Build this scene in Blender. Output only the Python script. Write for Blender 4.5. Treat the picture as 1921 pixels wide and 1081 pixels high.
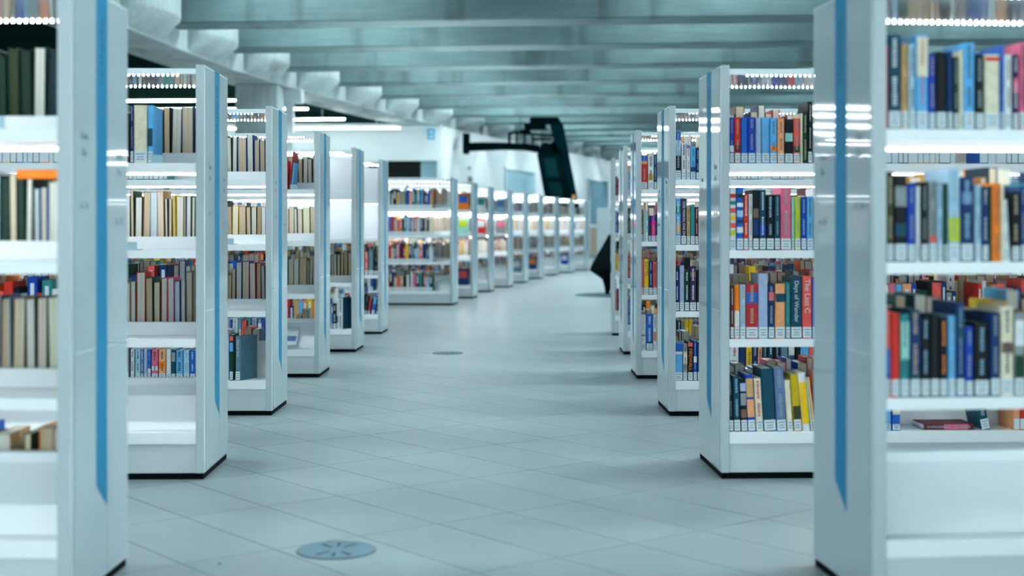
import bpy, math, random
from mathutils import Vector, Matrix

R = math.radians
for o in list(bpy.data.objects):
    bpy.data.objects.remove(o)
SC = bpy.context.scene
COL = SC.collection

# ------------------------------------------------------------------ camera, world, exposure
F = 2668.0            # focal length in pixels of a 1921 px wide frame (50 mm)
CX, HY = 960.5, 428.0  # principal column and horizon row of the photograph
EYE = 0.982           # eye height
cam_d = bpy.data.cameras.new('camera')
cam = bpy.data.objects.new('camera', cam_d)
COL.objects.link(cam)
cam.location = (0, 0, EYE)
cam.rotation_euler = (R(90), 0, 0)
cam_d.lens = 50.0
cam_d.sensor_width = 36.0
cam_d.shift_y = -(540.5 - HY) / 1921.0
cam_d.clip_start = 0.05
cam_d.clip_end = 200
cam_d.dof.use_dof = True
cam_d.dof.focus_distance = 7.4
cam_d.dof.aperture_fstop = 2.0
SC.camera = cam

world = bpy.data.worlds.new('world')
SC.world = world
world.use_nodes = True
world.node_tree.nodes['Background'].inputs[0].default_value = (0.80, 0.955, 1.0, 1)   # even overcast daylight through the added window wall behind
world.node_tree.nodes['Background'].inputs[1].default_value = 1.6

SC.view_settings.view_transform = 'Standard'
SC.view_settings.look = 'None'
SC.view_settings.gamma = 1.0
SC.view_settings.use_curve_mapping = False
SC.view_settings.exposure = 1.42
SC.cycles.max_bounces = 10
SC.cycles.diffuse_bounces = 5
SC.cycles.glossy_bounces = 4
SC.cycles.caustics_reflective = False
SC.cycles.caustics_refractive = False
SC.cycles.sample_clamp_indirect = 6.0

LIGHT = (0.88, 0.975, 1.0)     # cool white of the added tubes and strips
E_LED = 42.0                   # bookcase LED dots
E_BAR = 3.0
E_LAMP = 70.0                  # added tubes up between the beams
E_UP = 75.0                    # added strips on the bookcase tops, lighting the ceiling
E_EDGE = 48.0                  # added tubes beside the haunches
E_TUBE = 32.0                  # tubes under the low dark ceiling


def px(x, y, Z):
    """point at depth Z that the photograph shows at pixel x, y"""
    return Vector(((x - CX) * Z / F, Z, EYE - (y - HY) * Z / F))


# ------------------------------------------------------------------ materials
MATS = {}


def new_mat(name):
    m = bpy.data.materials.new(name)
    m.use_nodes = True
    return m, m.node_tree, m.node_tree.nodes['Principled BSDF']


def mat(name, col, rough=0.5, metal=0.0, vary=0.06, scale=18.0, coat=0.0, spec=0.5, obj_random=0.0, bump=0.0, stretch=(1, 1, 1)):
    if name in MATS:
        return MATS[name]
    m, nt, b = new_mat(name)
    b.inputs['Roughness'].default_value = rough
    b.inputs['Metallic'].default_value = metal
    b.inputs['Specular IOR Level'].default_value = spec
    b.inputs['Coat Weight'].default_value = coat
    b.inputs['Coat Roughness'].default_value = 0.06
    if vary > 0:
        g = nt.nodes.new('ShaderNodeNewGeometry')
        mp = nt.nodes.new('ShaderNodeMapping')
        mp.inputs['Scale'].default_value = stretch
        n = nt.nodes.new('ShaderNodeTexNoise')
        n.inputs['Scale'].default_value = scale
        n.inputs['Detail'].default_value = 3
        r = nt.nodes.new('ShaderNodeMapRange')
        r.inputs['From Min'].default_value = 0.3
        r.inputs['From Max'].default_value = 0.7
        r.inputs['To Min'].default_value = 1 - vary
        r.inputs['To Max'].default_value = 1 + vary
        hs = nt.nodes.new('ShaderNodeHueSaturation')
        hs.inputs['Color'].default_value = (*col, 1)
        nt.links.new(g.outputs['Position'], mp.inputs['Vector'])
        nt.links.new(mp.outputs['Vector'], n.inputs['Vector'])
        nt.links.new(n.outputs['Fac'], r.inputs['Value'])
        val = r.outputs['Result']
        if obj_random > 0:
            oi = nt.nodes.new('ShaderNodeObjectInfo')
            rr = nt.nodes.new('ShaderNodeMapRange')
            rr.inputs['To Min'].default_value = 1 - obj_random
            rr.inputs['To Max'].default_value = 1 + obj_random
            nt.links.new(oi.outputs['Random'], rr.inputs['Value'])
            mu = nt.nodes.new('ShaderNodeMath')
            mu.operation = 'MULTIPLY'
            nt.links.new(val, mu.inputs[0])
            nt.links.new(rr.outputs['Result'], mu.inputs[1])
            val = mu.outputs[0]
        nt.links.new(val, hs.inputs['Value'])
        nt.links.new(hs.outputs['Color'], b.inputs['Base Color'])
        if bump > 0:
            bp = nt.nodes.new('ShaderNodeBump')
            bp.inputs['Strength'].default_value = bump
            bp.inputs['Distance'].default_value = 0.004
            nt.links.new(n.outputs['Fac'], bp.inputs['Height'])
            nt.links.new(bp.outputs['Normal'], b.inputs['Normal'])
    else:
        b.inputs['Base Color'].default_value = (*col, 1)
    MATS[name] = m
    return m


def emit(name, col, strength):
    if name in MATS:
        return MATS[name]
    m, nt, b = new_mat(name)
    b.inputs['Base Color'].default_value = (0.8, 0.8, 0.8, 1)
    b.inputs['Emission Color'].default_value = (*col, 1)
    b.inputs['Emission Strength'].default_value = strength
    MATS[name] = m
    return m


def concrete(name, col, streak_axis):
    """board-marked concrete: fine horizontal grain, cloudy tone, vertical damp stains"""
    m, nt, b = new_mat(name)
    b.inputs['Roughness'].default_value = 0.75
    N, Lk = nt.nodes.new, nt.links.new
    g = N('ShaderNodeNewGeometry')

    def noise(scale, sc, det=4):
        mp = N('ShaderNodeMapping')
        mp.inputs['Scale'].default_value = sc
        Lk(g.outputs['Position'], mp.inputs['Vector'])
        n = N('ShaderNodeTexNoise')
        n.inputs['Scale'].default_value = scale
        n.inputs['Detail'].default_value = det
        Lk(mp.outputs['Vector'], n.inputs['Vector'])
        return n.outputs['Fac']

    def rng(v, a, bb, c, d):
        r = N('ShaderNodeMapRange')
        for k, x in (('From Min', a), ('From Max', bb), ('To Min', c), ('To Max', d)):
            r.inputs[k].default_value = x
        Lk(v, r.inputs['Value'])
        return r.outputs['Result']

    def mul(a, c):
        mm = N('ShaderNodeMath')
        mm.operation = 'MULTIPLY'
        Lk(a, mm.inputs[0])
        Lk(c, mm.inputs[1])
        return mm.outputs[0]

    cloud = rng(noise(1.4, (1, 1, 1), 5), 0.3, 0.7, 0.80, 1.16)
    if streak_axis == 'x':
        grain = rng(noise(14, (0.12, 0.5, 2.2)), 0.3, 0.7, 0.86, 1.12)
    else:
        grain = rng(noise(14, (1.6, 1.6, 0.16)), 0.3, 0.7, 0.86, 1.12)
    stain = rng(noise(1.0, (1.9, 0.7, 0.25), 3), 0.56, 0.68, 1.0, 0.55)
    v = mul(mul(cloud, grain), stain)
    hs = N('ShaderNodeHueSaturation')
    hs.inputs['Color'].default_value = (*col, 1)
    Lk(v, hs.inputs['Value'])
    Lk(hs.outputs['Color'], b.inputs['Base Color'])
    bp = N('ShaderNodeBump')
    bp.inputs['Strength'].default_value = 0.25
    bp.inputs['Distance'].default_value = 0.02
    Lk(grain, bp.inputs['Height'])
    Lk(bp.outputs['Normal'], b.inputs['Normal'])
    MATS[name] = m
    return m


def pages_mat(name, col):
    """paper block: fine leaf lines"""
    m, nt, b = new_mat(name)
    b.inputs['Roughness'].default_value = 0.9
    N, Lk = nt.nodes.new, nt.links.new
    tc = N('ShaderNodeTexCoord')
    mp = N('ShaderNodeMapping')
    mp.inputs['Scale'].default_value = (260, 2, 2)
    n = N('ShaderNodeTexNoise')
    n.inputs['Scale'].default_value = 1.0
    n.inputs['Detail'].default_value = 2
    r = N('ShaderNodeMapRange')
    r.inputs['From Min'].default_value = 0.3
    r.inputs['From Max'].default_value = 0.7
    r.inputs['To Min'].default_value = 0.82
    r.inputs['To Max'].default_value = 1.1
    hs = N('ShaderNodeHueSaturation')
    hs.inputs['Color'].default_value = (*col, 1)
    Lk(tc.outputs['Object'], mp.inputs['Vector'])
    Lk(mp.outputs['Vector'], n.inputs['Vector'])
    Lk(n.outputs['Fac'], r.inputs['Value'])
    Lk(r.outputs['Result'], hs.inputs['Value'])
    Lk(hs.outputs['Color'], b.inputs['Base Color'])
    MATS[name] = m
    return m


def srgb(r, g, b):
    f = lambda c: (c / 255 / 12.92) if c / 255 <= 0.04045 else ((c / 255 + 0.055) / 1.055) ** 2.4
    return (f(r), f(g), f(b))


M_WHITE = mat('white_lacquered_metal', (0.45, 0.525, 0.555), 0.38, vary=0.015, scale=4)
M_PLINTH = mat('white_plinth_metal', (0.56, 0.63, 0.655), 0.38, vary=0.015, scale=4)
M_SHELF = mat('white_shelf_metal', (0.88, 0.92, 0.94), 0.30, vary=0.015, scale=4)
M_GLOSS = mat('glossy_white_plate', (0.33, 0.405, 0.435), 0.04, vary=0.02, scale=2, coat=0.0, spec=0.15)
M_CANOPY = mat('glossy_white_canopy', (0.55, 0.68, 0.72), 0.10, vary=0.0, coat=0.6)
M_STRIPE = mat('blue_stripe', (0.016, 0.185, 0.33), 0.6, vary=0.04, scale=3, spec=0.12)
M_INK = mat('dark_blue_lettering', (0.003, 0.035, 0.10), 0.6, vary=0)
M_GREYINK = mat('grey_lettering', (0.10, 0.20, 0.24), 0.6, vary=0)
M_BLACK = mat('black_plinth', (0.0015, 0.004, 0.005), 0.8, vary=0, spec=0.05)
M_SLOT = mat('slot_shadow_black', (0.01, 0.02, 0.025), 0.8, vary=0)
M_LED = emit('led_dot', (0.93, 0.97, 1.0), E_LED)
M_LEDFAR = emit('led_dot_far', (0.93, 0.97, 1.0), E_LED * .2)
M_BARFAR = emit('led_bar_far', (0.93, 0.97, 1.0), 8.0)
M_BAR = emit('led_bar', (0.93, 0.97, 1.0), E_BAR)
M_LAMP = emit('added_ceiling_tube', LIGHT, E_LAMP)
M_UP = emit('added_uplight', LIGHT, E_UP)
M_EDGENEAR = emit('added_near_edge_tube', LIGHT, 36.0)
M_EDGE = emit('added_edge_tube', LIGHT, E_EDGE)
M_TUBE = emit('low_ceiling_tube', (0.86, 1.0, 0.97), E_TUBE)
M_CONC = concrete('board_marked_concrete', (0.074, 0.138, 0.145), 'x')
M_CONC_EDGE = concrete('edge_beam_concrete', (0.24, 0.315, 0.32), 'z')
M_SLAB = mat('ceiling_concrete', (0.16, 0.25, 0.26), 0.85, vary=0.15, scale=1.5)
M_DARKCEIL = mat('black_painted_soffit', (0.006, 0.018, 0.016), 0.95, vary=0.2, scale=2, spec=0.0)
M_WALL = mat('white_plaster', (0.54, 0.62, 0.65), 0.7, vary=0.03, scale=1.2)
M_WALLG = mat('grey_panel', (0.20, 0.36, 0.42), 0.6, vary=0.04, scale=1.2)
M_GROUT = mat('grout', (0.07, 0.10, 0.106), 0.9, vary=0.1, scale=30)
M_JOINT = mat('tile_edge', (0.13, 0.175, 0.187), 0.9, vary=0.1, scale=30, spec=0.1)
M_TILE = mat('pale_stone_tile', (0.190, 0.240, 0.253), 0.30, vary=0.10, scale=2.2, obj_random=0.05, stretch=(1.0, 1.0, 1.0), spec=0.45)
M_DARK = mat('black_machinery', (0.0006, 0.005, 0.006), 0.9, vary=0.1, scale=6, spec=0.0)
M_DARK2 = mat('dark_teal_panel', (0.0008, 0.014, 0.018), 0.9, vary=0.15, scale=5, spec=0.0)
M_CLOTH = mat('black_fabric', (0.002, 0.006, 0.007), 0.95, vary=0.1, scale=20, spec=0.05)
M_PAPER = mat('white_label', (0.66, 0.76, 0.80), 0.6, vary=0.0)
M_PRINT = mat('label_print', (0.18, 0.26, 0.32), 0.7, vary=0)
M_LIGHTINK = mat('pale_spine_print', (0.62, 0.70, 0.74), 0.6, vary=0)
M_DARKINK = mat('dark_spine_print', (0.03, 0.06, 0.10), 0.6, vary=0)
M_REDINK = mat('red_spine_print', (0.6, 0.06, 0.08), 0.6, vary=0)
M_ORANGEINK = mat('orange_spine_print', (0.9, 0.22, 0.03), 0.6, vary=0)
M_OUTLET = mat('floor_outlet_metal', (0.095, 0.17, 0.21), 0.6, spec=0.2, metal=0.0, vary=0.08, scale=40)
M_OUTLET_RIM = mat('floor_outlet_rim', (0.085, 0.135, 0.16), 0.5, spec=0.3, metal=0.0, vary=0)
M_BLUEGLASS = mat('blue_glass', (0.32, 0.54, 0.62), 0.12, vary=0.05, scale=1.0, coat=0.4)
M_DOORBLUE = mat('blue_door', (0.10, 0.27, 0.38), 0.4, vary=0.05, scale=1.0)
M_TAN = mat('tan_board', (0.36, 0.31, 0.22), 0.7, vary=0.05)
M_SIGN = mat('blue_sign', (0.03, 0.36, 0.62), 0.5, vary=0)
M_ORANGE = mat('orange_tag', (0.75, 0.30, 0.06), 0.6, vary=0.05)
M_CLEAR, nt_, b_ = new_mat('added_window_glass')
tr_ = nt_.nodes.new('ShaderNodeBsdfTransparent')
gl_ = nt_.nodes.new('ShaderNodeBsdfGlossy')
gl_.inputs['Roughness'].default_value = 0.02
mx_ = nt_.nodes.new('ShaderNodeMixShader')
mx_.inputs[0].default_value = 0.06
nt_.links.new(tr_.outputs[0], mx_.inputs[1])
nt_.links.new(gl_.outputs[0], mx_.inputs[2])
nt_.links.new(mx_.outputs[0], nt_.nodes['Material Output'].inputs[0])
M_ACRYL = mat('grey_acrylic', (0.34, 0.52, 0.60), 0.15, vary=0.03)


# ------------------------------------------------------------------ mesh helpers
class MB:
    def __init__(self):
        self.v, self.f, self.m = [], [], []

    def poly(self, pts, mi=0):
        n = len(self.v)
        self.v += [tuple(p) for p in pts]
        self.f.append(tuple(range(n, n + len(pts))))
        self.m.append(mi)

    def box(self, x0, x1, y0, y1, z0, z1, mi=0, M=None):
        if x0 > x1:
            x0, x1 = x1, x0
        n = len(self.v)
        p = [(x0, y0, z0), (x1, y0, z0), (x1, y1, z0), (x0, y1, z0), (x0, y0, z1), (x1, y0, z1), (x1, y1, z1), (x0, y1, z1)]
        if M is not None:
            p = [tuple(M @ Vector(q)) for q in p]
        self.v += p
        for q in ((0, 3, 2, 1), (4, 5, 6, 7), (0, 1, 5, 4), (1, 2, 6, 5), (2, 3, 7, 6), (3, 0, 4, 7)):
            self.f.append(tuple(n + k for k in q))
            self.m.append(mi)

    def prism(self, a, b, mi=0, flip=False):
        """loft between two equal rings a and b, capped"""
        n = len(self.v)
        k = len(a)
        self.v += [tuple(p) for p in a] + [tuple(p) for p in b]
        for i in range(k):
            j = (i + 1) % k
            self.f.append((n + i, n + j, n + k + j, n + k + i))
            self.m.append(mi)
        self.f.append(tuple(n + i for i in reversed(range(k))))
        self.f.append(tuple(n + k + i for i in range(k)))
        self.m += [mi, mi]

    def mesh(self, name, mats):
        me = bpy.data.meshes.new(name)
        me.from_pydata(self.v, [], self.f)
        for m in mats:
            me.materials.append(m)
        if len(mats) > 1:
            me.polygons.foreach_set('material_index', self.m)
        me.update()
        return me

    def build(self, name, mats, parent=None, bevel=0.0, fix=True):
        if not isinstance(mats, (list, tuple)):
            mats = [mats]
        me = self.mesh(name, mats)
        if fix:
            fix_normals(me)
        o = bpy.data.objects.new(name, me)
        COL.objects.link(o)
        if parent is not None:
            o.parent = parent
        if bevel > 0:
            bv = o.modifiers.new('edge', 'BEVEL')
            bv.width = bevel
            bv.segments = 2
            bv.limit_method = 'ANGLE'
        return o


import bmesh


def fix_normals(me):
    bm = bmesh.new()
    bm.from_mesh(me)
    bmesh.ops.recalc_face_normals(bm, faces=bm.faces[:])
    bm.to_mesh(me)
    bm.free()


def tag(o, label=None, cat=None, group=None, kind=None):
    if label:
        o['label'] = label
    if cat:
        o['category'] = cat
    if group:
        o['group'] = group
    if kind:
        o['kind'] = kind
    return o


def empty(name, loc=(0, 0, 0), rz=0.0):
    o = bpy.data.objects.new(name, None)
    o.empty_display_size = 0.1
    o.location = loc
    o.rotation_euler = (0, 0, rz)
    COL.objects.link(o)
    return o


def smooth(o):
    o.data.polygons.foreach_set('use_smooth', [True] * len(o.data.polygons))


def text(name, body, size, parent, M, material, spacing=1.0, align='CENTER'):
    cu = bpy.data.curves.new(name, 'FONT')
    cu.body = body
    cu.size = size
    cu.space_character = spacing
    cu.align_x = align
    cu.align_y = 'CENTER'
    cu.extrude = 0.0003
    cu.materials.append(material)
    tmp = bpy.data.objects.new('tmp', cu)
    me = bpy.data.meshes.new_from_object(tmp)
    me.name = name
    bpy.data.objects.remove(tmp)
    o = bpy.data.objects.new(name, me)
    if not me.materials:
        me.materials.append(material)
    COL.objects.link(o)
    o.parent = parent
    o.matrix_local = M
    return o


# ------------------------------------------------------------------ room shell
Z_TOP = 4.95
EDGE_LOW = EYE + 2.43      # underside of the edge beam
BEAM_LOW = EYE + 2.70      # underside of the cross beams
# inner (aisle) face of the curving edge beam, seen in plan
EDGE = [(-5.35, -6.0), (-5.25, 5.0), (-5.0, 11.0), (-4.75, 16.5), (-4.54, 19.2), (-4.28, 21.9), (-3.87, 24.5), (-3.30, 27.1), (-2.72, 29.9),
        (-2.11, 32.4), (-1.44, 35.0), (-0.67, 37.6), (0.15, 40.3), (0.96, 43.0), (1.75, 45.5), (2.53, 48.3), (3.37, 50.8), (4.2, 53.3), (5.9, 58.5)]


def edge_x(y):
    for (x0, y0), (x1, y1) in zip(EDGE, EDGE[1:]):
        if y0 <= y <= y1:
            return x0 + (x1 - x0) * (y - y0) / (y1 - y0)
    return EDGE[-1][0] if y > 50 else EDGE[0][0]


def edge_hit(xp):
    """where the ray through pixel column xp meets the plan curve of the edge beam"""
    u = (xp - CX) / F
    lo, hi = 25.0, 58.0
    for _ in range(50):
        mid = (lo + hi) / 2
        if edge_x(mid) > u * mid:
            hi = mid
        else:
            lo = mid
    return (u * lo, lo)


XR = 11.0
XL = -14.0
YB, YF = 58.5, -6.0

b = MB()
b.box(XL, XR, YF, YB, -0.12, -0.005)
floor = tag(b.build('floor', M_GROUT), kind='structure')

# tiles laid on the diagonal
A1 = R(51.5)
E1 = Vector((math.cos(A1), -math.sin(A1)))
E2 = Vector((math.sin(A1), math.cos(A1)))
TL, TS, GAP = 0.62, 0.304, 0.0028
tb = MB()
hl, hs_, bv = TL / 2 - GAP / 2, TS / 2 - GAP / 2, 0.0005
lo = [(-hl, -hs_, -0.005), (hl, -hs_, -0.005), (hl, hs_, -0.005), (-hl, hs_, -0.005)]
mi_ = [(x, y, -bv) for x, y, z in lo]
hi_ = [(math.copysign(hl - bv, x), math.copysign(hs_ - bv, y), 0.0) for x, y, z in lo]
for a_, c_ in ((lo, mi_), (mi_, hi_)):
    for i in range(4):
        j = (i + 1) % 4
        tb.poly([a_[i], a_[j], c_[j], c_[i]])
tb.m = [1] * len(tb.f)
tb.poly(hi_)
tile_mesh = tb.mesh('tile', [M_TILE, M_JOINT])
cand, rest = [], []
for i in range(-100, 90):
    for j in range(-70, 190):
        a = -3.23 + TL * (i + 0.5)
        bb = 2.137 + TS * (j + 0.5)
        p = E1 * a + E2 * bb
        if not (XL + .3 < p.x < XR - .3 and YF + .3 < p.y < YB - .4):
            continue
        ok = p.y > 3.3 and abs(p.x) / p.y < 0.40 and -1.75 < p.x < 1.35 and p.y < 16
        (cand if ok else rest).append((p.y, p.x, p.y))
cand.sort()
rest += cand[295:]
rotz = -A1
for n_, (d, x, y) in enumerate(cand[:295]):
    o = bpy.data.objects.new('tile', tile_mesh)
    o.location = (x, y, 0)
    o.rotation_euler = (0, 0, rotz)
    o.parent = floor
    COL.objects.link(o)
tb2 = MB()
ca, sa = math.cos(rotz), math.sin(rotz)
for d, x, y in rest:
    n0 = len(tb2.v)
    for vx, vy, vz in tb.v[-4:]:
        tb2.v.append((x + vx * ca - vy * sa, y + vx * sa + vy * ca, vz))
    tb2.f.append((n0, n0 + 1, n0 + 2, n0 + 3))
    tb2.m.append(0)
tag(tb2.build('tile_field', M_TILE, floor, fix=False), kind='stuff')

b = MB()
b.box(XL, XR, YF, YB, Z_TOP, Z_TOP + 0.2)
tag(b.build('ceiling', M_SLAB), kind='structure')

for nm, bx in (('wall_left', (XL - .2, XL, YF, YB, 0, Z_TOP)), ('wall_right', (XR, XR + .2, YF, YB, 0, Z_TOP)), ('wall_back', (XL, XR, YB, YB + .2, 0, Z_TOP))):
    b = MB()
    b.box(*bx)
    tag(b.build(nm, M_WALL), kind='structure')

# unseen window wall added behind the viewpoint for front light: sill, head, mullions, panes
b = MB()
b.box(XL, XR, YF - .2, YF, 0, .25)
b.box(XL, XR, YF - .2, YF, 4.75, Z_TOP)
tag(b.build('wall_front', M_WALL), kind='structure')
NW = 8
for i in range(NW):
    wx0, wx1 = XL + (XR - XL) * i / NW, XL + (XR - XL) * (i + 1) / NW
    w = tag(empty('window_%d' % (i + 3), (wx0, YF, .25)), kind='structure')
    b = MB()
    ww = wx1 - wx0
    for q in ((0, .06, -.12, .02, 0, 4.5), (ww - .06, ww, -.12, .02, 0, 4.5), (.06, ww - .06, -.12, .02, 0, .06), (.06, ww - .06, -.12, .02, 4.44, 4.5)):
        b.box(*q)
    b.build('frame', M_WHITE, w)
    b = MB()
    b.box(.06, ww - .06, -.06, -.05, .06, 4.44)
    b.build('pane', M_CLEAR, w)

# curving edge beam, and the black soffit beyond it
b = MB()
W_E = 0.85
for (x0, y0), (x1, y1) in zip(EDGE, EDGE[1:]):
    ra = [(x0, y0, EDGE_LOW), (x0, y0, Z_TOP), (x0 - W_E, y0, Z_TOP), (x0 - W_E, y0, EDGE_LOW)]
    rb = [(x1, y1, EDGE_LOW), (x1, y1, Z_TOP), (x1 - W_E, y1, Z_TOP), (x1 - W_E, y1, EDGE_LOW)]
    for i in range(4):
        j = (i + 1) % 4
        b.poly([ra[i], ra[j], rb[j], rb[i]])
tag(b.build('ceiling_edge_beam', M_CONC_EDGE), kind='structure')
b = MB()
for (x0, y0), (x1, y1) in zip(EDGE, EDGE[1:]):
    b.poly([(XL, y0, EDGE_LOW + .06), (x0 - W_E + .02, y0, EDGE_LOW + .06), (x1 - W_E + .02, y1, EDGE_LOW + .06), (XL, y1, EDGE_LOW + .06)])
tag(b.build('ceiling_low_soffit', M_DARKCEIL), kind='structure')

# cross beams and the half-round haunches between them
BZ = [19.21 + 2.665 * n for n in range(-9, 15)]
BW = 0.64


def beam_line(n, yref):
    a = R(4.6 + 0.35 * max(n, 0))
    xr = (650 - CX) * max(yref, 10) / F
    return lambda x: yref - math.tan(a) * (x - xr)


beam_y = []
for k, yref in enumerate(BZ):
    n = k - 9
    ln = beam_line(n, yref)
    x0 = edge_x(yref) - 0.3
    beam_y.append(ln)
    if ln(XR) > YB - .4 or ln(x0) - BW < YF + .1:
        continue
    b = MB()
    c = 0.02
    ring = lambda x: [(x, ln(x), BEAM_LOW + c), (x, ln(x), Z_TOP), (x, ln(x) - BW, Z_TOP), (x, ln(x) - BW, BEAM_LOW + c), (x, ln(x) - BW + c, BEAM_LOW), (x, ln(x) - c, BEAM_LOW)]
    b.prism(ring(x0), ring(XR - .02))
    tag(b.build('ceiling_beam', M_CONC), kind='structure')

for k in range(len(BZ) - 1):
    if k < 6:
        continue
    xa = edge_x(BZ[k])
    ya = beam_y[k](xa) + 0.30
    yb = beam_y[k + 1](edge_x(BZ[k + 1])) - BW + 0.06
    if yb > YB - 1.5:
        continue
    dx, dy = edge_x(yb) - edge_x(ya), yb - ya
    L_ = math.hypot(dx, dy)
    t = Vector((dx / L_, dy / L_))
    nrm = Vector((t.y, -t.x))
    b = MB()
    rows = [(EDGE_LOW + 0.03, 0.0), (BEAM_LOW - 0.02, 0.97), (BEAM_LOW + 0.03, 1.0), (Z_TOP, 1.0)]
    NS = 14
    rings = []
    for z, s_ in rows:
        ring = []
        for i in range(NS + 1):
            th = math.pi * i / NS
            q = Vector((edge_x(ya), ya)) + t * (L_ / 2 * (1 - math.cos(th))) + nrm * (0.40 * s_ * math.sin(th) - 0.01)
            ring.append((q.x, q.y, z))
        rings.append(ring)
    for r0, r1 in zip(rings, rings[1:]):
        for i in range(NS):
            b.poly([r0[i], r0[i + 1], r1[i + 1], r1[i]])
    bm_me = b
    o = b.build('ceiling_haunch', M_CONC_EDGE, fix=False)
    bm = bmesh.new()
    bm.from_mesh(o.data)
    bmesh.ops.remove_doubles(bm, verts=bm.verts[:], dist=1e-4)
    bmesh.ops.recalc_face_normals(bm, faces=bm.faces[:])
    bm.to_mesh(o.data)
    bm.free()
    smooth(o)
    tag(o, kind='structure')

# concrete column under the edge beam
xc = edge_x(24.0)
b = MB()
b.box(-4.67, -3.96, 24.0, 24.72, 0, EDGE_LOW)
tag(b.build('column_concrete', M_CONC_EDGE, bevel=0.015), kind='structure')

# back wall beside the low ceiling, and the curving wall under the edge beam
YW = 33.9
XC = -1.67
ow = [(692, 303), (790, 332)]
ox0, ox1 = (690 - CX) * YW / F, (820 - CX) * YW / F
oz0, oz1 = EYE + (HY - 334) * YW / F, EYE + (HY - 302) * YW / F
b = MB()
b.box(XL, ox0, YW, YW + .25, 0, EDGE_LOW + .06)
b.box(ox1, XC, YW, YW + .25, 0, EDGE_LOW + .06)
b.box(ox0, ox1, YW, YW + .25, 0, oz0)
b.box(ox0, ox1, YW, YW + .25, oz1, EDGE_LOW + .06)
tag(b.build('wall_back_left', M_WALL), kind='structure')
w = tag(empty('window_2', (0, 0, 0)), kind='structure')
xs = (789 - CX) * YW / F
b = MB()
b.box(ox0, xs, YW + .14, YW + .2, oz0, oz1)
b.build('pane', mat('black_glass', (0.001, 0.003, 0.003), 0.2, vary=0, spec=0.1), w)
b = MB()
b.box(xs, ox1, YW + .10, YW + .22, oz0, oz1)
b.build('side_panel', M_WALLG, w)
b = MB()
b.box(ox0 - .05, ox1 + .05, YW - .02, YW + .1, oz1, oz1 + .05)
b.build('lintel_trim', M_WALL, w)

b = MB()
seg = [(XC + .035, YW + .26)] + [(x, y) for x, y in EDGE if y > 34.5]
for (x0, y0), (x1, y1) in zip(seg, seg[1:]):
    ra = [(x0, y0, 0), (x0, y0, EDGE_LOW + .01), (x0 - .25, y0, EDGE_LOW + .01), (x0 - .25, y0, 0)]
    rb = [(x1, y1, 0), (x1, y1, EDGE_LOW + .01), (x1 - .25, y1, EDGE_LOW + .01), (x1 - .25, y1, 0)]
    b.prism(ra, rb)
tag(b.build('wall_curved', M_WALL), kind='structure')


def on_wall(x0p, x1p, y0p, y1p, th, off=0.0):
    """frame on the curving wall: origin at the lower corner, x along the wall, y out of the wall; width, height"""
    (xa, ya), (xb, yb) = edge_hit(x0p), edge_hit(x1p)
    t = Vector((xb - xa, yb - ya, 0))
    wd = t.length
    t.normalize()
    nv = Vector((t.y, -t.x, 0))
    z0 = EYE - (y1p - HY) * (ya + yb) / 2 / F
    z1 = EYE - (y0p - HY) * (ya + yb) / 2 / F
    M = Matrix((( t.x, nv.x, 0, xa + nv.x * off), (t.y, nv.y, 0, ya + nv.y * off), (0, 0, 1, z0), (0, 0, 0, 1)))
    return M, wd, z1 - z0


def framed(name, xa, xb, ya, yb, pane_mat, kind='structure'):
    M, wd, ht = on_wall(xa, xb, ya, yb, .1, 0.0)
    e = tag(empty(name), kind=kind)
    e.matrix_world = M
    fr = MB()
    t = 0.06
    for q in ((0, wd, -.02, .07, 0, t), (0, wd, -.02, .07, ht - t, ht), (0, t, -.02, .07, t, ht - t), (wd - t, wd, -.02, .07, t, ht - t)):
        fr.box(*q)
    fr.build('frame', M_WALL, e)
    p = MB()
    p.box(t, wd - t, 0.02, 0.04, t, ht - t)
    p.build('pane', pane_mat, e)
    return e, wd, ht


framed('window_1', 945, 1001, 317, 388, M_BLUEGLASS)
e, wd, ht = framed('door_1', 1102, 1138, 337, 478, mat('door_glass', (0.17, 0.33, 0.42), .2, vary=.08, scale=1.0))
b = MB()
b.box(0.1, wd - .1, .05, .075, 0.05, ht * .36)
b.build('door_panel', M_TAN, e)
b = MB()
b.box(0.06, wd - .06, .05, .09, ht * .36, ht * .40)
b.build('door_rail', M_WALL, e)

# baseboard-less room: a thin white partition standing in front of the door
b = MB()
pa = px(1120, 391, 40.0)
b.box(pa.x, pa.x + 0.9, 40.0, 40.08, 0, pa.z)
tag(b.build('partition', M_WALL, bevel=.01), 'low white partition standing in front of the blue door at the far end', 'partition')

# small things on the far walls
s = tag(empty('wall_sign', px(809, 262, YW - .005)), 'small blue square sign high on the far wall near its corner', 'sign')
b = MB()
b.box(-.09, .09, -.02, 0, 0, .26)
b.build('plate', M_SIGN, s)
b = MB()
b.box(-.045, .045, -.026, -.02, .15, .21)
b.build('symbol', M_WALL, s)
b = MB()
b.box(-.045, .045, -.026, -.02, .05, .10)
b.build('symbol', M_WALL, s)
M, wd, ht = on_wall(878, 884, 332, 341, .1)
s = tag(empty('wall_switch'), 'small brown switch plate on the far white wall', 'switch')
s.matrix_world = M
b = MB()
b.box(0, max(wd, .09), 0, .03, 0, ht)
b.build('plate', mat('brown_plate', (0.12, 0.09, 0.05), .6, vary=.05), s)
b = MB()
b.box(.02, .05, .03, .045, ht * .3, ht * .7)
b.build('rocker', M_WALLG, s)
M, wd, ht = on_wall(878, 885, 312, 319, .1)
s = tag(empty('wall_sensor'), 'small pale grey sensor box on the far wall above the brown switch', 'sensor')
s.matrix_world = M
b = MB()
b.box(0, .09, 0, .05, 0, .09)
b.build('housing', M_WALLG, s, bevel=.01)
b = MB()
b.box(.03, .06, .05, .055, .03, .06)
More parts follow.
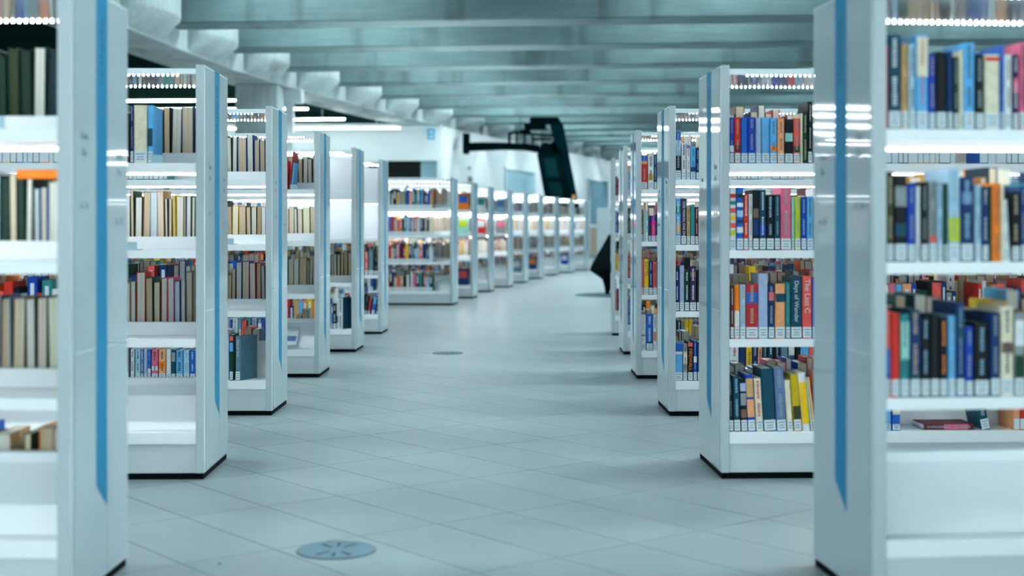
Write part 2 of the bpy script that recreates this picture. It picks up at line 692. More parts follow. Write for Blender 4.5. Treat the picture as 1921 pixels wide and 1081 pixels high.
b.build('lens', M_WHITE, s)

# service duct beside the column
s = tag(empty('service_duct', (0, 0, 0)), 'pale grey vertical service duct with a box head beside the concrete column', 'duct')
b = MB()
pa, pb_ = px(535, 165, 25.0), px(568, 194, 25.0)
b.box(pa.x, pb_.x, 24.85, 25.15, pb_.z, EDGE_LOW)
b.build('box_head', M_WHITE, s, bevel=.015)
pc = px(551, 194, 25.0)
b = MB()
b.box(pa.x + .01, pc.x, 24.9, 25.1, 0, pb_.z)
b.build('shaft', M_WHITE, s, bevel=.01)

# ------------------------------------------------------------------ lamps
ORD = ['first', 'second', 'third', 'fourth', 'fifth', 'sixth', 'seventh', 'eighth', 'ninth', 'tenth', 'eleventh', 'twelfth', 'thirteenth',
       'fourteenth', 'fifteenth', 'sixteenth', 'seventeenth', 'eighteenth', 'nineteenth', 'twentieth', 'twenty-first', 'twenty-second', 'twenty-third', 'twenty-fourth', 'twenty-fifth',
       'twenty-sixth', 'twenty-seventh', 'twenty-eighth', 'twenty-ninth', 'thirtieth']


def tube_lamp(name, p0, p1, w_, h_, em, label, group, both=False):
    d = Vector(p1) - Vector(p0)
    e = tag(empty(name, p0, math.atan2(d.y, d.x)), label, 'lamp', group)
    L_ = d.length
    b = MB()
    b.box(0, L_, -w_ / 2, w_ / 2, h_ * .5, h_)
    b.build('housing', M_WHITE, e)
    b = MB()
    b.box(0.01, L_ - .01, -w_ / 2 + .005, w_ / 2 - .005, 0, h_ * .5)
    b.build('diffuser', em, e)
    if name == 'tube_lamp':
        for f_ in (.06, .5, .94):
            b = MB()
            b.box(L_ * f_ - .008, L_ * f_ + .008, -.008, .008, h_, EDGE_LOW + .06 - p0[2])
            b.build('hanger', M_WHITE, e)
    return e


# tubes under the low black ceiling
for i, (yz, xe) in enumerate(((25.4, -4.75), (27.2, -3.9), (29.8, -3.5), (32.4, -2.55))):
    tn = math.tan(R(3))
    tube_lamp('tube_lamp', (-11.5, yz + tn * (xe + 11.5), EYE + 2.27), (xe, yz, EYE + 2.27), .045, .045, M_TUBE,
              '%s bright tube lamp along the low black ceiling, counted from the concrete column' % ORD[i], 'tube lamps under the black ceiling')
    for j in range(3):
        pass
# lamps added on the slab, hidden between the beams, to brighten the room
for k in range(len(BZ) - 1):
    yl = beam_y[k]
    nx = beam_y[k + 1]
    for q, xl in enumerate((None, 1.6, 5.4)):
        if xl is None:
            ye = min(max(BZ[k] + 1.1, -5.9), 58)
            xl = edge_x(ye) + .75
        ym = nx(xl) - BW - .16 if q else yl(xl) + .8
        if ym > YB - 2 or ym < YF + 1.5 or (q and xl < edge_x(min(max(ym, -6), 58)) + 3.2):
            continue
        tube_lamp('added_beam_lamp', (xl, ym, Z_TOP - .10), (xl + 2.2, ym - .17, Z_TOP - .10), .14, .10, M_LAMP if q else (M_EDGE if ym > 31 else M_EDGENEAR),
                  '%s tube lamp added in the %s bay between the ceiling beams' % (('edge', 'middle', 'outer')[q], ORD[k]), 'added tube lamps between the ceiling beams')

# ------------------------------------------------------------------ bookcases
D = 0.514
H = 1.62
SH = {'A': 1.236, 'B': 0.895, 'C': 0.547, 'D': 0.183}
PT = 0.033          # end panel thickness
BAY = 0.94
CASES = {}


class Case:
    def __init__(self, key, xp, yp, th, s, bays=2):
        self.key, self.s, self.th = key, s, R(th)
        Z = EYE * F / (yp - HY)
        self.o = Vector(((xp - CX) * Z / F, Z))
        self.bays = bays
        self.L = PT * 2 + BAY * bays + .03 * (bays - 1)
        CASES[key] = self

    def pt(self, lx, ly, z=0):
        c, s = math.cos(self.th), math.sin(self.th)
        return Vector((self.o.x + c * self.s * lx - s * ly, self.o.y + s * self.s * lx + c * ly, z))

    def lx(self, xp, ly):
        u = (xp - CX) / F
        c, s = math.cos(self.th), math.sin(self.th)
        return (u * (self.o.y + c * ly) - self.o.x + s * ly) / (self.s * (c - u * s))

    def z(self, xp, yp, ly):
        return EYE - (yp - HY) * self.pt(self.lx(xp, ly), ly).y / F


SPEC = [
    ('L1', 131, 1150, -1.0, -1, 'nearest bookcase on the left of the aisle'),
    ('L2', 383, 900, 1.2, -1, 'second bookcase on the left of the aisle'),
    ('L3', 510, 780, 0.0, -1, 'third bookcase on the left of the aisle'),
    ('L4', 599, 708.3, -0.5, -1, 'fourth bookcase on the left of the aisle'),
    ('L5', 667, 661, -1.5, -1, 'fifth bookcase on the left of the aisle'),
    ('L6', 715.6, 627.4, -2.1, -1, 'sixth bookcase on the left of the aisle'),
    ('L7', 849, 573, -5.7, -1, 'first bookcase of the far curving row beyond the gap'),
    ('L8', 887.4, 560.4, -6, -1, 'second bookcase of the far curving row'),
    ('L9', 918.5, 548.4, -7, -1, 'third bookcase of the far curving row'),
    ('L10', 954.6, 539.6, -8, -1, 'fourth bookcase of the far curving row'),
    ('L11', 983.7, 531, -9, -1, 'fifth bookcase of the far curving row'),
    ('L12', 1012, 523.7, -10, -1, 'sixth bookcase of the far curving row'),
    ('L13', 1042, 517.3, -11, -1, 'seventh bookcase of the far curving row'),
    ('L14', 1070.3, 512.3, -12, -1, 'eighth bookcase of the far curving row'),
    ('L15', 1098, 507.6, -12.5, -1, 'last bookcase of the far curving row'),
    ('R1', 1640, 1149.8, 5.2, 1, 'nearest bookcase on the right of the aisle'),
    ('R2', 1353, 899, 2.2, 1, 'second bookcase on the right of the aisle'),
    ('R3', 1255.8, 781, 1.1, 1, 'third bookcase on the right of the aisle'),
    ('R4', 1194, 711, -0.5, 1, 'fourth bookcase on the right of the aisle'),
    ('R5', 1169.7, 665.3, -0.4, 1, 'fifth bookcase on the right of the aisle'),
    ('R6', 1147.5, 630, -3.0, 1, 'last visible bookcase on the right of the aisle'),
]
WHERE = {}
SHORT = {}
for key, xp, yp, th, s, lab in SPEC:
    Case(key, xp, yp, th, s)
    WHERE[key] = lab


def build_case(key):
    c = CASES[key]
    s = c.s
    L = c.L
    root = empty('bookcase', (c.o.x, c.o.y, 0), c.th)
    side = 'white double-sided bookcase with blue stripe, '
    tag(root, side + WHERE[key], 'bookcase', 'double-sided bookcases along the aisle')
    far = key in ('L7', 'L8', 'L9', 'L10', 'L11', 'L12', 'L13', 'L14', 'L15')

    def bx(m, x0, x1, *r):
        m.box(s * x0, s * x1, *r)

    # end panels
    for e in (0, 1):
        x0 = 0 if e == 0 else L - PT
        out = 0 if e == 0 else L      # outer face
        dirn = -1 if e == 0 else 1
        m = MB()
        bx(m, x0, x0 + PT, 0, D, .024, H)
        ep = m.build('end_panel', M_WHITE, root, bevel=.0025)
        # glossy plates around the stripe
        for (ya, yb) in ((.026, .205), (.315, D - .012)):
            for (za, zb) in ((.03, .655), (.6575, H - .006)):
                m = MB()
                bx(m, out, out + dirn * .002, ya, yb, za, zb)
                m.build('plate', M_GLOSS, ep)
        m = MB()
        bx(m, out, out + dirn * .0018, .206, .314, .03, H - .006)
        m.build('plate', M_GLOSS, ep)
        m = MB()
        # stripe with its slanted lower end; the point is on the right when facing the panel
        right_far = (s < 0) == (e == 0)
        za, zb = (.285, .215) if right_far else (.215, .285)
        xa, xb = s * (out + dirn * .001), s * (out + dirn * .0026)
        ring = lambda x: [(x, .212, za), (x, .308, zb), (x, .308, H - .002), (x, .212, H - .002)]
        m.prism(ring(xa), ring(xb))
        st = m.build('stripe', M_STRIPE, ep)
        if e == 0 and not far:
            # text faces the aisle: reading direction is left to right when facing the panel
            rx = Vector((0, 1, 0)) if s < 0 else Vector((0, -1, 0))
            nz = Vector((-s, 0, 0))
            X0 = s * (out + dirn * .0030)

            def frame(pos, xdir):
                yd = nz.cross(xdir)
                return Matrix(((xdir.x, yd.x, nz.x, pos[0]), (xdir.y, yd.y, nz.y, pos[1]), (xdir.z, yd.z, nz.z, pos[2]), (0, 0, 0, 1)))
            big = {'L1': 1, 'L2': 1, 'L3': 1, 'L4': 1, 'R1': 1, 'R2': 1, 'R3': 1}.get(key)
            if big:
                text('lettering', 'Nonfiction', .034, ep, frame((X0, .26, H - .155), Vector((0, 0, -1))), M_INK, 1.25)
                for yc, z1 in ((.11, 1.205), (.42, 1.165)):
                    rows = (('Gen', .030, z1 + .02), ('Fic', .030, z1 - .025), ('A - D', .026, z1 - .165))
                    for tx, sz, zz in rows:
                        text('lettering', tx, sz, ep, frame((X0, yc, zz), rx), M_GREYINK, 1.1)
    # canopy
    m = MB()
    bx(m, PT, L - PT, 0.004, D - .004, 1.583, 1.606)
    cp = m.build('canopy', M_CANOPY, root, bevel=.0015)

    def dots(parent, z, ly, pitch=.0190, name='led_dots', start=.05, sz=.0024):
        d = MB()
        x = PT + start
        while x < L - PT - .02:
            d.box(s * (x - sz), s * (x + sz), ly - sz, ly + sz, z - .0045, z)
            x += pitch if not far else .05
        d.build(name, M_LED if not far else M_LEDFAR, parent, fix=False)

    dots(cp, 1.583, .022, start=.075)
    dots(cp, 1.583, D - .022, start=.03)
    # glowing channel added on the unseen canopy top, to light the ceiling
    m = MB()
    bx(m, PT + .02, L - PT - .02, D / 2 - .03, D / 2 + .03, 1.606, 1.611)
    m.poly([(s * (PT + .03), D / 2 - .022, 1.6115), (s * (L - PT - .03), D / 2 - .022, 1.6115), (s * (L - PT - .03), D / 2 + .022, 1.6115), (s * (PT + .03), D / 2 + .022, 1.6115)], 1)
    m.build('added_uplight_strip', [M_SHELF, M_UP], cp, fix=False)
    # shelves
    for kk in 'ABC':
        z = SH[kk]
        m = MB()
        bx(m, PT, L - PT, .002, D - .002, z - .006, z)
        bx(m, PT, L - PT, .002, .006, z - .031, z - .006)
        bx(m, PT, L - PT, D - .006, D - .002, z - .031, z - .006)
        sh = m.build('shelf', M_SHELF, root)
        m = MB()
        bx(m, PT, L - PT, D / 2 - .012, D / 2 + .012, z, z + .052)
        m.build('back_rail', M_SHELF, root, bevel=.002)
        if key in ('L5', 'L6') and kk in 'AB':
            m = MB()
            bx(m, PT, L - PT, D / 2 + .012, D / 2 + .016, z, z + .31)
            m.build('back_panel', M_SHELF, root)
        lit = kk == 'A' or (kk == 'B' and key in ('L8', 'L9', 'L10'))
        if lit:
            dots(sh, z - .0065, .028, start=.02)
            for ly, inn in ((.018, 1), (D - .018, -1)):
                m = MB()
                y0, y1 = ly - .004, ly + .004
                zb0, zb1 = (.052, .032) if far else (.030, .020)
                bx(m, PT + .01, L - PT - .01, y0, y1, z - zb0 - .001, z - .007)
                yq = y1 + .0006 if inn > 0 else y0 - .0006
                m.poly([(s * (PT + .01), yq, z - zb0), (s * (L - PT - .01), yq, z - zb0), (s * (L - PT - .01), yq, z - zb1), (s * (PT + .01), yq, z - zb1)], 1)
                m.build('led_bar', [M_SHELF, M_BARFAR if far else M_BAR], sh, fix=False)
    # bottom shelf, display panels, plinth, base
    m = MB()
    bx(m, PT, L - PT, .003, D - .003, .137, .183)
    m.build('bottom_shelf', M_SHELF, root, bevel=.0015)
    for q in (0, 1):
        f = (lambda y: y) if q == 0 else (lambda y: D - y)
        m = MB()
        if key in ('L1', 'L2', 'R1', 'L4'):
            prof = [(.065, .184), (.235, .345), (.235, .352), (.250, .352), (.250, .338), (.080, .184)]
        else:
            prof = [(.19, .184), (.235, .345), (.235, .352), (.250, .352), (.250, .338), (.205, .184)]
        if q == 1:
            prof = [(.19, .184), (.235, .345), (.235, .352), (.250, .352), (.250, .338), (.205, .184)]
        m.prism([(s * PT, f(y), z) for y, z in prof], [(s * (L - PT), f(y), z) for y, z in prof])
        m.build('display_panel', M_SHELF, root)
    m = MB()
    bx(m, PT, L - PT, D / 2 - .02, D / 2 + .02, .338, .372)
    m.build('ledge', M_SHELF, root, bevel=.002)
    m = MB()
    bx(m, PT, L - PT, .009, D - .009, .024, .137)
    m.build('plinth', M_PLINTH, root)
    m = MB()
    bx(m, .004, L - .004, .004, D - .004, 0, .024)
    m.build('base', M_BLACK, root)
    # uprights (slotted posts)
    posts = [PT + .008, L - PT - .008] + [PT + BAY * (i + 1) + .03 * i + .015 for i in range(c.bays - 1)]
    for pi_, xp_ in enumerate(posts):
        m = MB()
        hw = .008 if pi_ < 2 else .015
        bx(m, xp_ - hw, xp_ + hw, D / 2 - .03, D / 2 + .03, .183, 1.583)
        up = m.build('upright', M_SHELF, root)
        if not far:
            m = MB()
            for i in range(40):
                z = .22 + i * .034
                m.poly([(s * (xp_ - .003), D / 2 - .0306, z), (s * (xp_ + .003), D / 2 - .0306, z), (s * (xp_ + .003), D / 2 - .0306, z + .012), (s * (xp_ - .003), D / 2 - .0306, z + .012)])
            tag(m.build('slots', M_SLOT, up, fix=False), kind='stuff')
    return root


for key, *_ in SPEC:
    build_case(key)

# ------------------------------------------------------------------ books
COLS = {
    'navy': srgb(18, 52, 105), 'blue': srgb(28, 98, 190), 'royal': srgb(26, 66, 172), 'sky': srgb(95, 175, 228), 'pale blue': srgb(160, 198, 222),
    'lavender': srgb(165, 182, 215), 'red': srgb(214, 50, 38), 'dark red': srgb(185, 48, 56), 'coral': srgb(238, 92, 84), 'orange': srgb(245, 130, 30), 'peach': srgb(238, 165, 115),
    'tan': srgb(200, 160, 105), 'cream': srgb(228, 220, 192), 'white': srgb(220, 226, 228), 'black': srgb(9, 20, 24), 'dark green': srgb(14, 62, 44), 'teal': srgb(40, 135, 135),
    'dark teal': srgb(16, 70, 92), 'pink': srgb(222, 105, 135), 'magenta': srgb(240, 40, 130), 'lime': srgb(188, 205, 48), 'yellow': srgb(245, 195, 30), 'mustard': srgb(205, 175, 20),
    'maroon': srgb(100, 35, 42), 'purple': srgb(62, 45, 84), 'grey': srgb(140, 150, 152), 'slate blue': srgb(96, 125, 172), 'olive': srgb(60, 66, 40), 'brown': srgb(120, 92, 76),
    'mint': srgb(150, 205, 195), 'grey blue': srgb(92, 130, 146),
}
PAGES = {
    'buff': srgb(214, 198, 158), 'tan paper': srgb(206, 180, 136), 'cream paper': srgb(228, 220, 190), 'grey paper': srgb(214, 214, 198), 'white paper': srgb(228, 232, 226), 'brown paper': srgb(172, 146, 104),
    'pinkish paper': srgb(220, 200, 180), 'blue-grey paper': srgb(196, 214, 222), 'dark olive paper': srgb(62, 74, 38), 'dark green paper': srgb(26, 66, 48),  # last two have the shade of a dim shelf in their colour
}


def bmat(c):
    return mat('cover_' + c.replace(' ', '_'), COLS[c], 0.5, vary=0.10, scale=45, spec=0.22)


for k_ in PAGES:
    g_ = sum(PAGES[k_]) / 3
    pages_mat('pages_' + k_, tuple(min(.86, (c_ * .72 + g_ * .28) * (1.2 if g_ > .2 else 1.0)) for c_ in PAGES[k_]))


def pmat(c):
    return MATS['pages_' + c]


M_TANINK = mat('tan_spine_print', (0.42, 0.34, 0.22), 0.6, vary=0)
M_SKYINK = mat('sky_spine_print', (0.22, 0.42, 0.58), 0.6, vary=0)
M_DULLINK = mat('dull_spine_print', (0.26, 0.33, 0.36), 0.6, vary=0)
INK = {'t': M_TANINK, 's': M_SKYINK, 'd': M_DULLINK, 'w': M_LIGHTINK, 'k': M_DARKINK, 'r': M_REDINK, 'o': M_ORANGEINK}
RNG = random.Random(7)
BOOKS = 0


def cover_mb(w, h, d, t=.0025):
    m = MB()
    c = min(.004, w * .25)
    hw = w / 2
    outer = [(-hw, d), (-hw, c), (-hw + c, 0), (hw - c, 0), (hw, c), (hw, d)]
    inner = [(-hw + t, d), (-hw + t, c), (-hw + c, t), (hw - c, t), (hw - t, c), (hw - t, d)]
    n = len(outer)
    for ring, flip in ((outer, 0), (inner, 1)):
        for i in range(n - 1):
            a, bq = ring[i], ring[i + 1]
            q = [(a[0], a[1], 0), (bq[0], bq[1], 0), (bq[0], bq[1], h), (a[0], a[1], h)]
            m.poly(q if not flip else q[::-1])
    for z, fl in ((h, 0), (0, 1)):
        for i in range(n - 1):
            q = [(*outer[i], z), (*outer[i + 1], z), (*inner[i + 1], z), (*inner[i], z)]
            m.poly(q if fl else q[::-1])
    for i in (0, n - 1):
        m.poly([(*outer[i], 0), (*outer[i], h), (*inner[i], h), (*inner[i], 0)])
    return m


def make_book(M, w, h, d, cov, pg, label, group, spine=None, ink='w', tag_label=True, style=None, seed=0, name='book'):
    """one book: cover (own mesh) with children pages, spine_label, spine_title, spine_band"""
    rg = random.Random(seed)
    w = max(w, .007)
    o = cover_mb(w, h, d).build(name, bmat(cov), None, fix=False)
    o.matrix_world = M
    tag(o, label, 'book', group)
    m = MB()
    ins = .0035 if w > .022 else .001
    m.box(-w / 2 + .0025, w / 2 - .0025, .003, d - ins, ins, h - ins)
    m.build('pages', pmat(pg), o, fix=False)
    zl = 0
    if tag_label:
        zl = min(.046, h * .22)
        m = MB()
        lw = w / 2 - .0012
        z0 = .004
        m.poly([(-lw, -.0006, z0), (lw, -.0006, z0), (lw, -.0006, zl), (-lw, -.0006, zl)])
        for i, zf in enumerate((.72, .45, .22)):
            q = lw * (.75, .55, .65)[i]
            zz = z0 + (zl - z0) * zf
            m.poly([(-q, -.0009, zz), (q, -.0009, zz), (q, -.0009, zz + .0035), (-q, -.0009, zz + .0035)], 1)
        m.build('spine_label', [M_PAPER, M_PRINT], o, fix=False)
    # bands or picture on the spine
    if spine:
        for (f0, f1, col) in spine:
            m = MB()
            hw = w / 2 - .001
            a = zl + .002 + (h - zl - .004) * f0
            bq = zl + .002 + (h - zl - .004) * f1
            m.poly([(-hw, -.0004, a), (hw, -.0004, a), (hw, -.0004, bq), (-hw, -.0004, bq)])
            m.build('spine_band', bmat(col), o, fix=False)
    if ink == 'w':
        ink = rg.choice('wwtsddd')
    if style != 'plain' and w > .011 and rg.random() > .12:
        m = MB()
        part_name = 'spine_author'
        hw = w * (.10 + .14 * rg.random())
        z = zl + .015
        top = h - .012
        gap = zl + (h - zl) * (.4 + .2 * rg.random())
        while z < top:
            lz = .004 + .003 * rg.random()
            if z > gap and part_name == 'spine_author':
                if m.v:
                    m.build(part_name, INK[ink], o, fix=False)
                m, part_name = MB(), 'spine_title'
            if abs(z - gap) > .012:
                k = hw * (.75 + .25 * rg.random())
                m.poly([(-k, -.0009, z), (k * (.4 + .6 * rg.random()), -.0009, z), (k, -.0009, z + lz), (-k, -.0009, z + lz * .8)])
            z += lz + .0022
        if m.v:
            m.build(part_name, INK[ink], o, fix=False)
    return o


def spine_text(o, body, size, z, material, w):
    Mt = Matrix(((0, 1, 0, 0), (0, 0, -1, -.0016), (-1, 0, 0, z), (0, 0, 0, 1)))
    return text('spine_title', body, size, o, Mt, material, 1.0)


def place(c, lx, ly, z, flip=False, lean=0.0, tilt=0.0, yaw=0.0):
    p = c.pt(lx, ly, z)
    M = Matrix.Translation(p) @ Matrix.Rotation(c.th + (math.pi if flip else 0) + yaw, 4, 'Z')
    if tilt:
        M = M @ Matrix.Rotation(-tilt, 4, 'X')
    if lean:
        M = M @ Matrix.Rotation(lean, 4, 'Y')
    return M


SHNAME = {'A': 'top', 'B': 'second', 'C': 'third', 'D': 'bottom'}
CASEWORD = {'L1': 'nearest left', 'L2': 'second left', 'L3': 'third left', 'L4': 'fourth left', 'L5': 'fifth left', 'L6': 'sixth left', 'L7': 'first far-row',
            'R1': 'nearest right', 'R2': 'second right', 'R3': 'third right', 'R4': 'fourth right', 'R5': 'fifth right', 'R6': 'last right',
            'L8': 'second far-row', 'L9': 'third far-row', 'L10': 'fourth far-row', 'L11': 'fifth far-row', 'L12': 'sixth far-row', 'L13': 'seventh far-row', 'L14': 'eighth far-row', 'L15': 'last far-row'}
USED = {}     # (case, row, side) -> list of (lx0, lx1) taken


def sizeword(w, h):
    if w > .045:
        return 'thick'
    if w < .02:
        return 'slim'
    if h > .25:
        return 'tall'
    return ''


NEAR_LY = .014


def near_row(key, row, items, ly=NEAR_LY, group=None, tilt=0.0):
    """spines towards the camera. items: (x0, x1, ytop, colour, {options})"""
    c = CASES[key]
    zs = SH[row]
    n = len(items)
    items = sorted(items, key=lambda t: t[0])
    order = list(range(n)) if c.s > 0 else list(range(n))[::-1]
    for rank, i in enumerate(order):
        x0, x1, yt, col = items[i][:4]
        op = items[i][4] if len(items[i]) > 4 else {}
        a, bq = c.lx(x0, ly), c.lx(x1, ly)
        a, bq = min(a, bq), max(a, bq)
        w = bq - a
        lxm = (a + bq) / 2
        h = c.z((x0 + x1) / 2, yt, ly) - zs
        h = max(.12, min(h, .335))
        sz = op.get('size', sizeword(w, h))
        bits = [sz, op.get('name', col)]
        extra = op.get('x', '')
        lab = ' '.join(q for q in bits if q) + ' book' + (' ' + extra if extra else '') + ', %s from the aisle end, %s shelf, %s bookcase' % (ORD[rank], SHNAME[row], CASEWORD[key])
        lean = R(op.get('lean', 0))
        M = place(c, lxm, ly + op.get('dy', 0), zs, lean=lean, tilt=tilt, yaw=R(op.get('yaw', 0)))
        d = op.get('d', .15 + .02 * RNG.random())
        if len(lab.replace('-', ' ').split()) > 16:
            lab = lab.replace(' from the aisle end', ' from aisle')
        bk = make_book(M, w - .0012, h, d, col, op.get('pg', 'cream paper'), lab, 'books with spines facing, %s shelf of the %s bookcase' % (SHNAME[row], CASEWORD[key]),
                       spine=op.get('spine'), ink=op.get('ink', 'w'), tag_label=op.get('tag', True), style=op.get('style'), seed=int(x0 * 7 + yt * 13))
        if op.get('text'):
            tx, size, zf, ik = op['text']
            spine_text(bk, tx, size, h * zf, INK[ik], w)
        USED.setdefault((key, row, 'n'), []).append((a, bq))


def far_row(key, row, items, dflt='navy', group=None):
    """books of the other side, fore-edges towards the camera. items: (x0, x1, ytop, page colour, cover)"""
    c = CASES[key]
    zs = SH[row]
    items = sorted(items, key=lambda t: -t[0] * -c.s)
    order = sorted(range(len(items)), key=lambda i: items[i][0] * c.s)
    for rank, i in enumerate(order):
        x0, x1, yt, pg = items[i][:4]
        cov = items[i][4] if len(items[i]) > 4 else RNG.choice(['navy', 'dark teal', 'black', 'grey', 'dark green', 'dark teal'])
        d = .152 + .012 * RNG.random()
        ly = D - NEAR_LY
        a, bq = c.lx(x0, ly - d), c.lx(x1, ly - d)
        a, bq = min(a, bq), max(a, bq)
        w = bq - a
        h = c.z((x0 + x1) / 2, yt, ly - d) - zs
        h = max(.12, min(h, .335))
        pname = pg.replace(' paper', '')
        lab = '%s book with %s page edges and %s cover, %s from aisle end, %s shelf, %s bookcase' % (sizeword(w, h) or 'upright', pname, cov, ORD[rank], SHNAME[row], CASEWORD[key])
        ww = lab.split()
        if len(ww) > 16:
            lab = '%s-paged book with %s cover, %s from aisle end, %s shelf, %s bookcase' % (pname.replace(' ', '-'), cov.replace(' ', '-'), ORD[rank], SHNAME[row], CASEWORD[key])
        M = place(c, (a + bq) / 2, ly, zs, flip=True, lean=R(RNG.uniform(-1.0, 1.0)))
        make_book(M, w - .001, h, d, cov, pg, lab, 'books with page edges facing, %s shelf of the %s bookcase' % (SHNAME[row], CASEWORD[key]), seed=rank + 77, style='plain')
        USED.setdefault((key, row, 'f'), []).append((a, bq))


def conv(items, sc, ox, oy):
    return [(ox + t[0] / sc, ox + t[1] / sc, oy + t[2] / sc) + tuple(t[3:]) for t in items]


# ---- nearest right bookcase
near_row('R1', 'A', conv([
    (322, 332, 170, 'red', {'tag': 0}), (333, 382, 130, 'dark teal'), (384, 411, 165, 'tan', {'ink': 'k'}), (412, 437, 165, 'pale blue', {'ink': 'k'}),
    (439, 484, 130, 'sky', {'spine': [(.45, .98, 'cream')], 'ink': 'r', 'x': 'with a cream upper half'}), (486, 512, 205, 'royal'), (514, 554, 195, 'black', {'ink': 'o'}), (556, 577, 195, 'navy', {'ink': 'w'}),
    (579, 600, 215, 'dark green'), (601, 615, 190, 'cream', {'tag': 0}), (616, 659, 160, 'sky', {'ink': 'k', 'x': 'with dark print'}), (661, 694, 205, 'black'), (696, 753, 205, 'cream', {'ink': 'k', 'spine': [(.9, .97, 'red')], 'x': 'with a red mark'}),
    (755, 768, 170, 'blue'), (770, 799, 205, 'white', {'ink': 'k'}), (801, 824, 205, 'purple', {'spine': [(.35, .6, 'pink')]}), (826, 850, 160, 'pink', {'ink': 'k'}), (852, 880, 190, 'navy'), (882, 910, 175, 'teal')], 2.003, 1500, 0))
near_row('R1', 'B', conv([
    (327, 355, 645, 'olive'), (357, 404, 660, 'black', {'spine': [(.55, .85, 'grey'), (.1, .3, 'dark teal')], 'style': 'plain', 'x': 'with a grey photo'}), (406, 437, 690, 'royal'), (439, 454, 700, 'white', {'ink': 'k'}), (456, 485, 685, 'black'),
    (487, 517, 680, 'grey', {'ink': 'k', 'spine': [(.02, .12, 'coral')]}), (519, 540, 695, 'pale blue', {'ink': 'k'}), (542, 557, 690, 'dark green'), (559, 604, 635, 'pale blue', {'spine': [(.02, .35, 'lime')], 'ink': 'w', 'x': 'fading to lime below'}),
    (606, 654, 665, 'navy', {'spine': [(.6, .78, 'slate blue')]}), (661, 684, 695, 'pale blue', {'ink': 'k'}), (686, 711, 705, 'navy'), (713, 721, 700, 'dark green', {'tag': 0}), (723, 756, 690, 'orange', {'ink': 'k', 'tag': 0}), (757, 769, 690, 'cream', {'tag': 0}),
    (771, 794, 750, 'white', {'ink': 'k', 'lean': -3}), (797, 829, 722, 'black'), (831, 850, 700, 'navy'), (852, 884, 690, 'teal'), (886, 910, 700, 'cream', {'ink': 'k'})], 2.003, 1500, 0))
near_row('R1', 'C', conv([
    (320, 342, 85, 'coral', {'spine': [(.0, .45, 'blue')]}), (344, 376, 95, 'red', {'ink': 'w'}), (378, 412, 100, 'teal', {'spine': [(.3, .9, 'mint')], 'ink': 'k'}), (414, 454, 85, 'dark teal', {'spine': [(.1, .9, 'navy')]}), (456, 489, 110, 'black'),
    (491, 524, 105, 'black', {'style': 'plain', 'x': 'with a plain spine'}), (526, 556, 108, 'black', {'ink': 'o'}), (558, 586, 105, 'sky', {'ink': 'w'}), (588, 620, 55, 'navy', {'spine': [(.5, .9, 'dark teal')]}), (622, 652, 145, 'royal'), (656, 711, 130, 'black', {'ink': 'w', 'size': 'thick'}),
    (716, 753, 95, 'navy'), (755, 803, 70, 'cream', {'ink': 'k', 'spine': [(.35, .5, 'brown')]}), (806, 845, 95, 'grey', {'spine': [(.0, .35, 'dark green'), (.5, .9, 'white')], 'style': 'plain'}), (847, 880, 90, 'tan', {'ink': 'k'}), (882, 910, 110, 'navy')], 1.998, 1500, 540))
# ---- second right bookcase
near_row('R2', 'A', conv([
    (186, 209, 325, 'royal', {'spine': [(.02, .2, 'white')]}), (211, 242, 325, 'red', {'spine': [(.02, .22, 'maroon')]}), (244, 278, 325, 'blue', {'style': 'plain', 'x': 'with a plain spine'}), (280, 317, 325, 'royal'), (319, 347, 327, 'lavender', {'ink': 'k'}), (349, 389, 327, 'sky', {'ink': 'w'}),
    (391, 427, 327, 'sky', {'spine': [(.05, .2, 'orange')], 'ink': 'k', 'x': 'with an orange mark'}), (429, 464, 330, 'peach', {'ink': 'k'}), (466, 508, 335, 'black', {'spine': [(.35, .6, 'mint')]}), (510, 543, 330, 'coral', {'ink': 'w', 'spine': [(.02, .2, 'dark green')]}),
    (545, 557, 305, 'cream', {'tag': 0}), (558, 582, 300, 'dark green', {'tag': 0}), (583, 606, 245, 'black', {'tag': 1})], 2.704, 1300, 100))
near_row('R2', 'B', conv([
    (186, 219, 680, 'white', {'spine': [(.05, .15, 'lime'), (.2, .3, 'coral'), (.36, .45, 'yellow'), (.5, .6, 'coral'), (.66, .74, 'teal'), (.8, .88, 'red')], 'style': 'plain', 'name': 'checkered white'}),
    (221, 256, 680, 'blue', {'spine': [(.1, .22, 'white'), (.3, .36, 'navy'), (.42, .55, 'pale blue'), (.62, .7, 'white'), (.8, .88, 'dark green')], 'style': 'plain', 'x': 'with white patches'}), (257, 282, 715, 'red'), (284, 303, 715, 'white', {'ink': 'k'}),
    (304, 335, 693, 'black', {'spine': [(.05, .4, 'navy'), (.42, .62, 'brown')], 'style': 'plain'}), (337, 371, 693, 'dark teal', {'spine': [(.05, .3, 'royal')]}), (373, 412, 718, 'black'), (414, 443, 718, 'dark teal'), (445, 499, 683, 'pink', {'ink': 'w'}), (501, 515, 728, 'mint', {'tag': 1}),
    (517, 547, 728, 'lime', {'ink': 'w'}), (549, 576, 728, 'royal', {'ink': 'w'}), (578, 610, 728, 'sky', {'ink': 'k'})], 2.704, 1300, 100))
